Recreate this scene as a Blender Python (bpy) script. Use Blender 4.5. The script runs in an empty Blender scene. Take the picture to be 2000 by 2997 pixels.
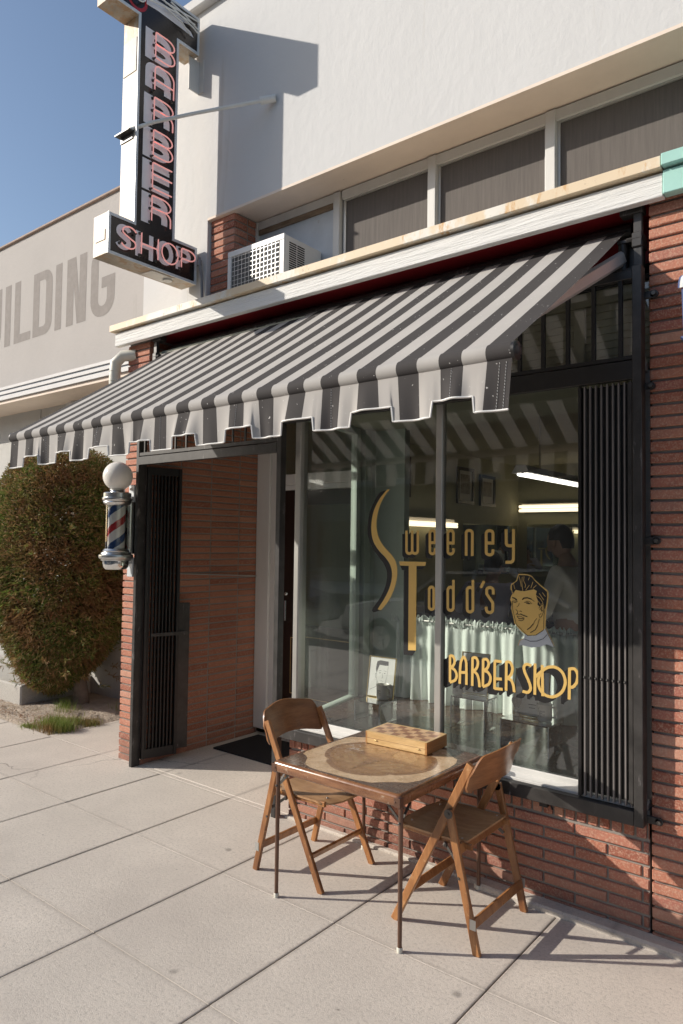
import bpy, math, random, json
from mathutils import Vector, Matrix
random.seed(7)
PI=math.pi
S=bpy.context.scene; C=S.collection
SUN=(0.738,0.519,-0.4305)   # direction the sunlight travels

# ------------------------------------------------------------------ mesh builder
class M:
    def __init__(s): s.v=[]; s.f=[]; s.mi=[]
    def add(s,vs,fs,mi=0):
        o=len(s.v); s.v+=[tuple(p) for p in vs]; s.f+=[tuple(i+o for i in f) for f in fs]; s.mi+=[mi]*len(fs); return s
    def box(s,x0,x1,y0,y1,z0,z1,mi=0,b=0.0):
        if x0>x1:x0,x1=x1,x0
        if y0>y1:y0,y1=y1,y0
        if z0>z1:z0,z1=z1,z0
        if b<=0:
            vs=[(x,y,z) for z in (z0,z1) for (x,y) in ((x0,y0),(x1,y0),(x1,y1),(x0,y1))]
            return s.add(vs,[(0,3,2,1),(4,5,6,7),(0,1,5,4),(1,2,6,5),(2,3,7,6),(3,0,4,7)],mi)
        b=min(b,(x1-x0)*.45,(y1-y0)*.45,(z1-z0)*.45)
        # chamfered box : 3 verts a corner
        vs=[];idx={}
        for sx,x in ((-1,x0),(1,x1)):
            for sy,y in ((-1,y0),(1,y1)):
                for sz,z in ((-1,z0),(1,z1)):
                    idx[sx,sy,sz]=len(vs)
                    vs+=[(x,y-sy*b,z-sz*b),(x-sx*b,y,z-sz*b),(x-sx*b,y-sy*b,z)]
        I=lambda a,k:idx[a]+k
        fs=[]
        for sx in (-1,1): fs.append([I((sx,a,c),0) for a,c in ((-1,-1),(1,-1),(1,1),(-1,1))][::sx])
        for sy in (-1,1): fs.append([I((a,sy,c),1) for a,c in ((-1,-1),(-1,1),(1,1),(1,-1))][::sy])
        for sz in (-1,1): fs.append([I((a,c,sz),2) for a,c in ((-1,-1),(1,-1),(1,1),(-1,1))][::sz])
        for sx in (-1,1):
            for sy in (-1,1): fs.append([I((sx,sy,-1),0),I((sx,sy,1),0),I((sx,sy,1),1),I((sx,sy,-1),1)][::-sx*sy])
            for sz in (-1,1): fs.append([I((sx,-1,sz),0),I((sx,1,sz),0),I((sx,1,sz),2),I((sx,-1,sz),2)][::sx*sz])
        for sy in (-1,1):
            for sz in (-1,1): fs.append([I((-1,sy,sz),1),I((1,sy,sz),1),I((1,sy,sz),2),I((-1,sy,sz),2)][::-sy*sz])
        for sx in (-1,1):
            for sy in (-1,1):
                for sz in (-1,1): fs.append([I((sx,sy,sz),0),I((sx,sy,sz),1),I((sx,sy,sz),2)][::sx*sy*sz])
        return s.add(vs,fs,mi)
    def obox(s,c,ax,hx,hy,hz,mi=0):
        """oriented box; ax = three unit vectors"""
        c=Vector(c);X,Y,Z=[Vector(a) for a in ax]
        vs=[c+X*hx*a+Y*hy*b+Z*hz*d for d in (-1,1) for a,b in ((-1,-1),(1,-1),(1,1),(-1,1))]
        return s.add(vs,[(0,3,2,1),(4,5,6,7),(0,1,5,4),(1,2,6,5),(2,3,7,6),(3,0,4,7)],mi)
    def bar(s,a,b,w,h,up=(0,0,1),mi=0,ch=0.0):
        """rectangular bar from a to b ; w across, h along 'up'"""
        a=Vector(a);b=Vector(b);d=(b-a);L=d.length;d.normalize();u=Vector(up);x=d.cross(u).normalized();u=x.cross(d).normalized()
        if ch<=0: return s.obox((a+b)/2,(x,d,u),w/2,L/2,h/2,mi)
        pr=[(w/2-ch,-h/2),(w/2,-h/2+ch),(w/2,h/2-ch),(w/2-ch,h/2),(-w/2+ch,h/2),(-w/2,h/2-ch),(-w/2,-h/2+ch),(-w/2+ch,-h/2)]
        vs=[a+x*p+u*q for p,q in pr]+[b+x*p+u*q for p,q in pr]
        fs=[(i,(i+1)%8,8+(i+1)%8,8+i) for i in range(8)]+[tuple(range(7,-1,-1)),tuple(range(8,16))]
        return s.add(vs,fs,mi)
    def tube(s,pts,r,n=8,mi=0,cap=True,closed=False):
        pts=[Vector(p) for p in pts];N=len(pts);rs=r if isinstance(r,(list,tuple)) else [r]*N
        vs=[];pu=None
        for i,p in enumerate(pts):
            if closed: t=(pts[(i+1)%N]-pts[i-1]).normalized()
            else: t=(pts[min(i+1,N-1)]-pts[max(i-1,0)]).normalized()
            if pu is None:
                pu=Vector((0,0,1)) if abs(t.z)<.9 else Vector((1,0,0))
            x=t.cross(pu)
            if x.length<1e-6: x=t.orthogonal()
            x.normalize();u=x.cross(t).normalized();pu=u
            for k in range(n):
                a=2*PI*k/n;vs.append(p+x*math.cos(a)*rs[i]+u*math.sin(a)*rs[i])
        fs=[]
        for i in range(N if closed else N-1):
            j=(i+1)%N
            for k in range(n):
                l=(k+1)%n;fs.append((i*n+k,j*n+k,j*n+l,i*n+l))
        if cap and not closed: fs+=[tuple(range(n)),tuple(range((N-1)*n+n-1,(N-1)*n-1,-1))]
        return s.add(vs,fs,mi)
    def cyl(s,a,b,r,n=16,mi=0): return s.tube([a,b],r,n,mi)
    def lathe(s,c,prof,n=32,mi=0,axis='z'):
        vs=[];fs=[];c=Vector(c)
        for r,z in prof:
            for k in range(n):
                a=2*PI*k/n
                p=(math.cos(a)*r,math.sin(a)*r,z) if axis=='z' else ((z,math.cos(a)*r,math.sin(a)*r) if axis=='x' else (math.cos(a)*r,z,math.sin(a)*r))
                vs.append(c+Vector(p))
        for i in range(len(prof)-1):
            for k in range(n):
                l=(k+1)%n;q=(i*n+k,i*n+l,(i+1)*n+l,(i+1)*n+k);fs.append(q if axis!='y' else q[::-1])
        return s.add(vs,fs,mi)
    def poly(s,pts,mi=0): return s.add(pts,[tuple(range(len(pts)))],mi)
    def prism(s,pts2,fn,d0,d1,mi=0):
        """2-D outline extruded ; fn(p,q,d) -> 3-D"""
        n=len(pts2);vs=[fn(p,q,d0) for p,q in pts2]+[fn(p,q,d1) for p,q in pts2]
        fs=[tuple(range(n-1,-1,-1)),tuple(range(n,2*n))]+[(i,(i+1)%n,n+(i+1)%n,n+i) for i in range(n)]
        return s.add(vs,fs,mi)
    def sphere(s,c,r,n=16,m=10,mi=0,sc=(1,1,1)):
        vs=[];fs=[]
        for i in range(m+1):
            t=PI*i/m
            for k in range(n):
                a=2*PI*k/n;vs.append((c[0]+r*sc[0]*math.sin(t)*math.cos(a),c[1]+r*sc[1]*math.sin(t)*math.sin(a),c[2]+r*sc[2]*math.cos(t)))
        for i in range(m):
            for k in range(n):
                l=(k+1)%n;fs.append((i*n+k,(i+1)*n+k,(i+1)*n+l,i*n+l))
        return s.add(vs,fs,mi)
    def ribbon(s,pts,w,fn,d,mi=0,dstep=0.0):
        """flat stroke of width w in a plane: fn(p,q,d) -> 3-D"""
        n=len(pts)
        if n<2:return s
        cl=(abs(pts[0][0]-pts[-1][0])<1e-6 and abs(pts[0][1]-pts[-1][1])<1e-6)
        Lr=[]
        for i in range(n):
            a=pts[i-1] if i>0 else (pts[-2] if cl else pts[0]); b=pts[(i+1)] if i<n-1 else (pts[1] if cl else pts[-1])
            p=pts[i]
            d1=Vector((p[0]-a[0],p[1]-a[1]));d2=Vector((b[0]-p[0],b[1]-p[1]))
            if d1.length<1e-9:d1=d2.copy()
            if d2.length<1e-9:d2=d1.copy()
            d1.normalize();d2.normalize();t=(d1+d2)
            if t.length<1e-6:t=d1.copy()
            t.normalize();nn=Vector((-t.y,t.x));k=w/2/max(.45,nn.dot(Vector((-d1.y,d1.x))))
            Lr.append(((p[0]+nn.x*k,p[1]+nn.y*k),(p[0]-nn.x*k,p[1]-nn.y*k)))
        vs=[]
        for i,(l,r) in enumerate(Lr): vs+=[fn(l[0],l[1],d+dstep*i),fn(r[0],r[1],d+dstep*i)]
        return s.add(vs,[(2*i,2*i+2,2*i+3,2*i+1) for i in range(n-1)],mi)
    def build(s,name,mat,parent=None,world=True,origin=None,smooth=False,label=None,ang=35,recalc=True):
        o_=Vector((0,0,0))
        if world and parent is not None: o_=wloc(parent)
        if origin is not None: o_=Vector(origin)
        me=bpy.data.meshes.new(name)
        me.from_pydata([tuple(Vector(v)-o_) for v in s.v],[],s.f)
        mats=mat if isinstance(mat,(list,tuple)) else [mat]
        for m in mats: me.materials.append(m)
        if len(mats)>1: me.polygons.foreach_set('material_index',s.mi)
        me.update()
        if recalc and 3<len(me.polygons)<30000:
            import bmesh;bb=bmesh.new();bb.from_mesh(me);bmesh.ops.recalc_face_normals(bb,faces=bb.faces);bb.to_mesh(me);bb.free()
        if smooth:
            me.polygons.foreach_set('use_smooth',[True]*len(me.polygons))
            if ang<180: me.set_sharp_from_angle(angle=math.radians(ang))
        ob=bpy.data.objects.new(name,me);C.objects.link(ob)
        if parent is not None: ob.parent=parent
        if origin is not None: ob.location=origin
        if label: ob['label']=label
        return ob
def wloc(o):
    l=Vector((0,0,0))
    while o is not None: l+=o.location;o=o.parent
    return l
def thing(name,label,cat,loc=(0,0,0),rot=0,group=None):
    o=bpy.data.objects.new(name,None);C.objects.link(o);o.location=loc;o.rotation_euler=(0,0,rot);o.empty_display_size=.1
    o['label']=label;o['category']=cat
    if group:o['group']=group
    return o
def tag(o,label,cat,group=None,kind=None):
    if label:o['label']=label
    if cat:o['category']=cat
    if group:o['group']=group
    if kind:o['kind']=kind
    return o
def copy_tree(o,parent=None):
    c=o.copy();C.objects.link(c);c.parent=parent
    for ch in list(o.children): copy_tree(ch,c)
    return c
def arc(cx,cy,rx,ry,a0,a1,n=10):
    return [(cx+rx*math.cos(math.radians(a0+(a1-a0)*i/n)),cy+ry*math.sin(math.radians(a0+(a1-a0)*i/n))) for i in range(n+1)]

# ------------------------------------------------------------------ materials
def lin(c):
    return tuple([((x+.055)/1.055)**2.4 if x>.04045 else x/12.92 for x in c])+(1,)
def new_mat(name):
    m=bpy.data.materials.new(name);m.use_nodes=True;nt=m.node_tree;return m,nt,nt.nodes['Principled BSDF']
def N(nt,t,**k):
    n=nt.nodes.new(t)
    for a,b in k.items():
        if a.startswith('i_'):
            key=a[2:].replace('_',' ')
            n.inputs[key].default_value=b
        else: setattr(n,a,b)
    return n
def noise(nt,scale,detail=4,rough=.6,vec=None,stretch=None,obj=True):
    tc=N(nt,'ShaderNodeTexCoord');src=tc.outputs['Object'] if vec is None else vec
    if stretch:
        mp=N(nt,'ShaderNodeMapping');mp.inputs['Scale'].default_value=stretch;nt.links.new(src,mp.inputs[0]);src=mp.outputs[0]
    n=N(nt,'ShaderNodeTexNoise');n.inputs['Scale'].default_value=scale;n.inputs['Detail'].default_value=detail;n.inputs['Roughness'].default_value=rough
    nt.links.new(src,n.inputs['Vector']);return n.outputs[0]
def ramp(nt,fac,stops):
    r=N(nt,'ShaderNodeValToRGB');e=r.color_ramp.elements
    while len(e)<len(stops):e.new(.5)
    for i,(p,c) in enumerate(stops):e[i].position=p;e[i].color=c if len(c)==4 else tuple(c)+(1,)
    nt.links.new(fac,r.inputs[0]);return r.outputs[0]
def mixc(nt,fac,a,b,mode='MIX'):
    m=N(nt,'ShaderNodeMix');m.data_type='RGBA';m.blend_type=mode
    for s,val in ((0,fac),(6,a),(7,b)):
        if hasattr(val,'is_linked'): nt.links.new(val,m.inputs[s])
        else: m.inputs[s].default_value=val
    return m.outputs[2]
def bump(nt,b,h,strength=.3,dist=.002,chain=None):
    n=N(nt,'ShaderNodeBump');n.inputs['Strength'].default_value=strength;n.inputs['Distance'].default_value=dist
    nt.links.new(h,n.inputs['Height'])
    if chain is not None: nt.links.new(chain,n.inputs['Normal'])
    nt.links.new(n.outputs[0],b.inputs['Normal']);return n.outputs[0]
def paint(name,col,rough=.5,metal=0,var=.12,vs=6,bs=60,bst=.15,bd=.001,spots=None,stretch=None,spec=None):
    """base colour with blotchy variation, fine bump and optional dirt spots (threshold,color,scale)"""
    m,nt,b=new_mat(name)
    n=noise(nt,vs,6,.65,stretch=stretch)
    c0=tuple(x*(1-var) for x in col[:3])+(1,);c1=tuple(min(1,x*(1+var)) for x in col[:3])+(1,)
    c=ramp(nt,n,[(.3,c0),(.7,c1)])
    if spots:
        for th,sc,scl,st in spots:
            k=noise(nt,scl,8,.7,stretch=st);f=ramp(nt,k,[(th,(0,0,0,1)),(min(1,th+.07),(1,1,1,1))]);c=mixc(nt,f,c,sc)
    nt.links.new(c,b.inputs['Base Color']);b.inputs['Roughness'].default_value=rough;b.inputs['Metallic'].default_value=metal
    if spec is not None: b.inputs['Specular IOR Level'].default_value=spec
    if bst>0: bump(nt,b,noise(nt,bs,5,.6,stretch=stretch),bst,bd)
    return m
def brick_mat(name,cols,vert=True):
    m,nt,b=new_mat(name)
    g=N(nt,'ShaderNodeNewGeometry')
    c=ramp(nt,g.outputs['Random Per Island'],cols)
    n=noise(nt,9,8,.7);c=mixc(nt,ramp(nt,n,[(.50,(0,0,0,1)),(.8,(.55,.55,.55,1))]),c,(.20,.10,.085,1))
    n2=noise(nt,120,3,.6);c=mixc(nt,ramp(nt,n2,[(.48,(0,0,0,1)),(.7,(.7,.7,.7,1))]),c,(.60,.40,.29,1))
    tcg=N(nt,'ShaderNodeNewGeometry');sp=N(nt,'ShaderNodeSeparateXYZ');nt.links.new(tcg.outputs['Position'],sp.inputs[0])
    mr=N(nt,'ShaderNodeMapRange');nt.links.new(sp.outputs[2],mr.inputs[0]);mr.inputs[1].default_value=.0;mr.inputs[2].default_value=.26;mr.inputs[3].default_value=.62;mr.inputs[4].default_value=0
    n3=noise(nt,5,5,.7);mm=N(nt,'ShaderNodeMath',operation='MULTIPLY');nt.links.new(mr.outputs[0],mm.inputs[0]);nt.links.new(ramp(nt,n3,[(.3,(.35,.35,.35,1)),(.6,(1,1,1,1))]),mm.inputs[1])
    c=mixc(nt,mm.outputs[0],c,(.11,.095,.085,1))
    nt.links.new(c,b.inputs['Base Color']);b.inputs['Roughness'].default_value=.85;b.inputs['Specular IOR Level'].default_value=.25
    h=noise(nt,170,3,.7,stretch=(1,1,.35) if vert else None);c1=bump(nt,b,h,.6,.004)
    bump(nt,b,noise(nt,38,4,.6),.4,.006,c1)
    return m
def wood(name,c0,c1,scale=3,stretch=(1,14,14),rough=.35,coat=.3,dark=None,bst=.08,worn=None):
    m,nt,b=new_mat(name)
    w=noise(nt,scale,8,.65,stretch=stretch);c=ramp(nt,w,[(.3,c0),(.5,tuple((a+d)/2 for a,d in zip(c0,c1))),(.68,c1)])
    f=noise(nt,scale*6,4,.7,stretch=stretch);c=mixc(nt,ramp(nt,f,[(.5,(0,0,0,1)),(.8,(.5,.5,.5,1))]),c,tuple(x*.45 for x in c0[:3])+(1,))
    if dark: k=noise(nt,1.7,5,.6);c=mixc(nt,ramp(nt,k,[(.45,(0,0,0,1)),(.7,(.8,.8,.8,1))]),c,dark)
    if worn: k=noise(nt,26,8,.75);c=mixc(nt,ramp(nt,k,[(.60,(0,0,0,1)),(.66,(.8,.8,.8,1))]),c,worn)
    nt.links.new(c,b.inputs['Base Color']);b.inputs['Roughness'].default_value=rough;b.inputs['Coat Weight'].default_value=coat;b.inputs['Coat Roughness'].default_value=.18
    bump(nt,b,w,bst,.001)
    r=noise(nt,12,5,.7);nt.links.new(ramp(nt,r,[(.3,(rough*.7,)*3),(.7,(min(1,rough*1.5),)*3)]),b.inputs['Roughness'])
    return m
def glass_mat(name,tint=(.93,.96,.94,1),rough=0.0,k=1.9,dust=.0,haze=0):
    m,nt,b=new_mat(name);nt.nodes.remove(b);out=nt.nodes['Material Output']
    t=N(nt,'ShaderNodeBsdfTransparent');t.inputs[0].default_value=tint
    g=N(nt,'ShaderNodeBsdfGlossy');g.inputs['Roughness'].default_value=rough;g.inputs[0].default_value=(1,1,1,1)
    fr=N(nt,'ShaderNodeFresnel');fr.inputs[0].default_value=1.5
    mu=N(nt,'ShaderNodeMath',operation='MULTIPLY',use_clamp=True);mu.inputs[1].default_value=k;nt.links.new(fr.outputs[0],mu.inputs[0])
    mx=N(nt,'ShaderNodeMixShader');nt.links.new(mu.outputs[0],mx.inputs[0]);nt.links.new(t.outputs[0],mx.inputs[1]);nt.links.new(g.outputs[0],mx.inputs[2])
    last=mx.outputs[0]
    if haze>0:
        g2=N(nt,'ShaderNodeBsdfGlossy');g2.inputs['Roughness'].default_value=.24;mh=N(nt,'ShaderNodeMixShader');mh.inputs[0].default_value=haze;nt.links.new(g.outputs[0],mh.inputs[1]);nt.links.new(g2.outputs[0],mh.inputs[2]);nt.links.new(mh.outputs[0],mx.inputs[2])
    if dust>0:
        d=N(nt,'ShaderNodeBsdfDiffuse');d.inputs[0].default_value=(.75,.78,.74,1)
        n=noise(nt,2.2,8,.72,stretch=(1,1,.4));f=ramp(nt,n,[(.35,(dust*.35,)*3),(.7,(dust,)*3)])
        n2=noise(nt,90,2,.5);f2=ramp(nt,n2,[(.66,(0,0,0,1)),(.74,(dust*3,)*3)])
        ad=N(nt,'ShaderNodeMath',operation='ADD',use_clamp=True);nt.links.new(f,ad.inputs[0]);nt.links.new(f2,ad.inputs[1])
        m2=N(nt,'ShaderNodeMixShader');nt.links.new(ad.outputs[0],m2.inputs[0]);nt.links.new(last,m2.inputs[1]);nt.links.new(d.outputs[0],m2.inputs[2]);last=m2.outputs[0]
    nt.links.new(last,out.inputs[0]);return m
def emit(name,col,st):
    m,nt,b=new_mat(name);b.inputs['Emission Color'].default_value=col;b.inputs['Emission Strength'].default_value=st;b.inputs['Base Color'].default_value=col;return m

MT={}
MT['brick']=brick_mat('red_brick',[(0,(.30,.10,.065,1)),(.2,(.42,.16,.10,1)),(.4,(.50,.22,.145,1)),(.6,(.46,.185,.125,1)),(.8,(.36,.135,.10,1)),(1,(.55,.29,.20,1))])
MT['brick_side']=brick_mat('smooth_brick',[(0,(.30,.105,.06,1)),(.25,(.38,.15,.085,1)),(.5,(.44,.18,.105,1)),(.75,(.34,.125,.075,1)),(1,(.47,.215,.13,1))],False)
MT['mortar']=paint('mortar',(.28,.255,.225),.95,bs=90,bst=.5,bd=.002)
MT['stucco']=paint('white_stucco',(.61,.605,.595),.9,var=.03,vs=1.1,bs=15,bst=.5,bd=.007,stretch=(1,1,.8),spots=[(.72,(.36,.34,.31,1),36,None),(.60,(.555,.54,.515,1),1.6,(3.2,1,.22)),(.64,(.66,.655,.65,1),1.1,None)])
MT['soffit']=paint('peeling_soffit_paint',(.80,.68,.57),.85,var=.06,vs=3,bs=20,bst=.3,bd=.003,spots=[(.66,(.45,.34,.27,1),14,None)])
MT['whitewood']=paint('weathered_white_wood',(.72,.71,.68),.75,var=.06,vs=2,bs=30,bst=1.0,bd=.010,stretch=(.14,1,1.8),spots=[(.64,(.40,.37,.33,1),26,(.12,1,2.4)),(.74,(.66,.50,.33,1),5,(2,1,.3))])
MT['flash']=paint('rust_stained_flashing',(.74,.70,.62),.6,var=.06,vs=3,bs=12,bst=.4,bd=.004,spots=[(.44,(.72,.58,.40,1),3.1,(1,1,.5)),(.57,(.62,.38,.17,1),9,(1.2,1,.35)),(.64,(.22,.09,.035,1),21,None)])
MT['teal']=paint('turquoise_paint',(.36,.62,.55),.6,var=.05,vs=4,bs=20,bst=.3,bd=.003,spots=[(.69,(.5,.42,.33,1),18,None)])
MT['red']=paint('dark_red_paint',(.22,.008,.012),.55,var=.15)
MT['black']=paint('black_enamel',(.013,.012,.012),.42,var=.3,vs=20,bs=40,bst=.12,spots=[(.71,(.10,.085,.075,1),22,None)])
MT['blackworn']=paint('worn_black_steel',(.036,.033,.031),.42,var=.5,vs=9,bs=30,bst=.2,spots=[(.60,(.16,.15,.145,1),9,(2.5,2.5,.7)),(.72,(.2,.09,.05,1),18,None)])
MT['blackhole']=paint('plain_black',(.006,.006,.006),.8,var=.1,bst=0)  # plain black for the header, window backing and louvre slots
MT['frame']=paint('aluminium_frame',(.50,.49,.46),.4,.55,var=.08,vs=4,spots=[(.71,(.25,.22,.2,1),22,None)],bs=30,bst=.1)
MT['oldwhite']=paint('chipped_white_paint',(.66,.65,.62),.6,var=.07,vs=5,bs=24,bst=.4,bd=.003,stretch=(1,1,.2),spots=[(.68,(.27,.21,.17,1),26,(1,1,.25))])
MT['concrete']=None
MT['cream']=paint('cream_siding',(.50,.47,.36),.7,var=.05)
MT['screen']=paint('dusty_window_screen',(.125,.110,.100),.85,var=.16,vs=60,bs=400,bst=.5,bd=.001,stretch=(1,1,.05))
MT['acwhite']=paint('air_conditioner_white',(.72,.71,.68),.45,var=.04)
MT['fin']=paint('condenser_fins',(.13,.127,.12),.8,0,var=.25,vs=40,bs=220,bst=.8,bd=.003,stretch=(1,1,.1))
MT['wire']=paint('galvanised_wire',(.62,.62,.60),.4,.6)
MT['neighbour']=paint('cream_stucco',(.43,.40,.375),.9,var=.05,vs=.9,bs=16,bst=.5,bd=.006,spots=[(.64,(.37,.34,.31,1),1.2,(2.5,1,.35)),(.66,(.47,.44,.40,1),7,None)])
MT['greyletter']=paint('faded_grey_letter_paint',(.265,.238,.218),.9,var=.09,vs=12,bs=16,bst=.4,bd=.005)
MT['bluegrey']=paint('grey_blue_paint',(.33,.36,.40),.7,var=.06,vs=3)
MT['signblack']=paint('sign_black_enamel',(.018,.013,.012),.25,var=.25,vs=5,bst=.03)
MT['signwhite']=paint('sign_letter_paint',(.82,.80,.82),.45,var=.05)
MT['signrim']=paint('sign_rim_paint',(.62,.66,.69),.35,.1,var=.06)
MT['galv']=paint('rusted_sheet_metal',(.42,.36,.28),.5,.05,var=.35,vs=4,bs=9,bst=.3,bd=.006,spots=[(.48,(.40,.27,.16,1),6,(1.5,1.5,.6)),(.62,(.20,.09,.04,1),15,(1.5,1.5,.8))])
MT['neonred']=emit('lit_red_neon',(.95,.42,.38,1),.42)
MT['neonoff']=paint('unlit_white_neon',(.80,.80,.76),.15,var=.03,bst=0)
MT['chrome']=paint('polished_steel',(.72,.72,.71),.13,1.0,var=.05,bs=6,bst=.05)
MT['steel']=paint('brushed_steel',(.58,.58,.57),.28,1.0,var=.06)
MT['globe']=paint('opal_glass',(.78,.75,.69),.12,var=.01,bst=0)
MT['pred']=paint('pole_red',(.42,.02,.025),.25,var=.02,bst=0)
MT['pblue']=paint('pole_blue',(.022,.06,.19),.25,var=.02,bst=0)
MT['pwhite']=paint('pole_white',(.80,.79,.75),.25,var=.02,bst=0)
MT['clear']=glass_mat('clear_glass',(.96,.97,.96,1))
MT['pane']=glass_mat('shop_glass',(.95,.975,.955,1),k=2.5,dust=.030)
MT['sidepane']=glass_mat('side_glass',(.90,.94,.91,1),rough=0,k=2.8,dust=.02,haze=.7)
MT['acryl']=glass_mat('acrylic',(.94,.96,.95,1),k=2.6)
MT['gold']=paint('gold_leaf',(.72,.48,.15),.38,.15,var=.05,vs=3,bst=0)
MT['decalblack']=paint('sign_writer_black',(.004,.004,.005),.5,var=.1,bst=0)
MT['decalgrey']=paint('sign_writer_grey',(.50,.54,.58),.5,var=.03,bst=0)
MT['olive']=paint('olive_plaster',(.42,.42,.29),.8,var=.06)
MT['palegreen']=paint('pale_green_board',(.42,.50,.44),.7,var=.05)
MT['ceiling']=paint('shop_ceiling',(.42,.42,.33),.8,var=.04)
MT['shopfloor']=paint('shop_floor',(.10,.07,.05),.4,var=.3)
MT['darkwood']=wood('dark_display_floor',(.035,.02,.014,1),(.13,.065,.038,1),2,(1,22,22),.22,.5)
MT['curtain']=paint('pale_green_curtain',(.72,.79,.74),.9,var=.04,bs=300,bst=.2)
MT['mirror']=None
MT['tubelit']=emit('lit_fluorescent_tube',(1,.82,.56,1),1.9)
MT['white']=paint('white_enamel',(.80,.79,.77),.4,var=.03)
MT['paper']=paint('paper',(.80,.80,.78),.8,var=.03)
MT['ink']=paint('ink',(.10,.10,.11),.8,var=.2)
MT['brass']=paint('brass_frame',(.45,.34,.16),.35,.8,var=.1)
MT['ceramic']=paint('cream_ceramic',(.78,.76,.69),.18,var=.02,bst=0)
MT['bristle']=paint('badger_bristle',(.24,.20,.165),.9,var=.4,vs=90,bs=300,bst=.8,stretch=(1,1,.1))
MT['picframe']=paint('black_frame',(.02,.016,.014),.4)
MT['photo']=paint('faded_photograph',(.30,.27,.23),.6,var=.5,vs=11,bst=0)
MT['mat']=paint('rubber_mat',(.012,.012,.013),.9,var=.4,vs=60,bs=240,bst=1,bd=.004)
MT['rubber']=paint('rubber',(.03,.03,.03),.8)
MT['doorblack']=paint('dark_door_paint',(.018,.009,.007),.35,var=.2)
MT['pinstripe']=paint('gold_pinstripe',(.52,.36,.16),.4,.1,bst=0)
MT['kick']=paint('brass_kickplate',(.48,.31,.09),.38,.6,var=.1)
MT['pipe']=paint('cream_downspout',(.62,.60,.52),.5,var=.07)
MT['conduit']=paint('grey_conduit',(.22,.23,.24),.5)
MT['rod']=paint('white_pole_paint',(.70,.70,.67),.45,var=.07)
MT['armpaint']=paint('awning_arm_paint',(.55,.50,.48),.35,.3,var=.04)
MT['chairwood']=wood('varnished_beech',(.23,.085,.025,1),(.50,.235,.085,1),3,(9,9,1.2),.36,.3,dark=(.11,.035,.012,1),worn=(.52,.30,.14,1))
MT['chairply']=wood('varnished_plywood',(.18,.07,.022,1),(.40,.18,.068,1),3,(1.2,1.2,9),.36,.3,dark=(.09,.03,.012,1))
MT['seatply']=wood('worn_seat_plywood',(.38,.20,.09,1),(.60,.37,.19,1),3,(1.2,8,1),.42,.3,dark=(.28,.14,.07,1))
MT['hinge']=paint('dull_hinge_steel',(.12,.11,.10),.45,.7)
MT['tabdark']=wood('printed_dark_veneer',(.075,.042,.028,1),(.16,.095,.06,1),8,(1,6,1),.25,.6,worn=(.30,.23,.17,1))
MT['tablight']=wood('printed_burl_veneer',(.50,.33,.18,1),(.76,.56,.36,1),9,(1,1,1),.25,.6,worn=(.30,.18,.10,1))
MT['tabmid']=wood('printed_walnut_veneer',(.20,.10,.045,1),(.36,.20,.095,1),7,(1,5,1),.25,.6)
MT['tabpanel']=wood('printed_stripe_veneer',(.28,.155,.065,1),(.50,.31,.145,1),11,(1,9,1),.25,.6)
MT['tabedge']=wood('printed_edge_veneer',(.14,.055,.025,1),(.34,.16,.075,1),6,(1,1,9),.24,.7,worn=(.46,.34,.24,1))
MT['tableg']=paint('brown_enamelled_tube',(.14,.075,.05),.35,.3,var=.2,vs=10,spots=[(.7,(.3,.22,.17,1),20,None)])
MT['boxlight']=wood('pale_pine_box',(.56,.34,.13,1),(.80,.56,.27,1),3,(1.2,9,9),.35,.4)
MT['boxend']=wood('oak_end_grain',(.36,.16,.05,1),(.58,.31,.11,1),4,(9,1.2,12),.35,.4)
MT['sqd']=wood('dark_chess_square',(.22,.085,.04,1),(.38,.18,.09,1),8,(1,6,1),.35,.4)
MT['sql']=wood('light_chess_square',(.55,.31,.15,1),(.75,.50,.28,1),8,(6,1,1),.35,.4)
MT['bark']=paint('bark',(.17,.135,.11),.9,var=.3,vs=8,bs=20,bst=.9,bd=.01)
MT['dirt']=paint('dry_dirt',(.40,.33,.26),.95,var=.2,vs=7,bs=30,bst=.9,bd=.02,spots=[(.6,(.27,.2,.15,1),10,None)])
MT['skin']=paint('skin',(.42,.26,.19),.55,var=.05,bst=0)
MT['hair']=paint('dark_hair',(.015,.011,.009),.6,var=.3,vs=60)
MT['greyhair']=paint('grey_hair',(.13,.12,.11),.6,var=.3,vs=60)
MT['lavender']=paint('lavender_shirt',(.56,.52,.68),.8,var=.05)
MT['wshirt']=paint('white_shirt',(.72,.71,.69),.8,var=.05)
MT['trouser']=paint('dark_trousers',(.03,.03,.035),.9)
MT['leather']=paint('dark_leather',(.05,.018,.015),.4)
MT['asphalt']=paint('asphalt',(.055,.055,.057),.9,var=.12,vs=3,bs=150,bst=.6,bd=.004)
MT['carwhite']=paint('silver_car_paint',(.50,.52,.54),.2,.3,var=.02,bst=0)
MT['carblue']=paint('blue_car_paint',(.07,.12,.20),.2,.3,var=.02,bst=0)
MT['carglass']=paint('tinted_car_glass',(.02,.025,.03),.05,var=.02,bst=0)
MT['bluefab']=paint('blue_awning_fabric',(.30,.38,.46),.8,var=.04,bs=300,bst=.2)
MT['whitefab']=paint('white_fabric_trim',(.74,.73,.70),.85,var=.04,bs=300,bst=.3)
MT['navyfab']=paint('navy_fabric_trim',(.10,.13,.26),.85,var=.1,bs=300,bst=.3)
MT['glove']=paint('red_cloth',(.2,.02,.02),.8)

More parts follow.
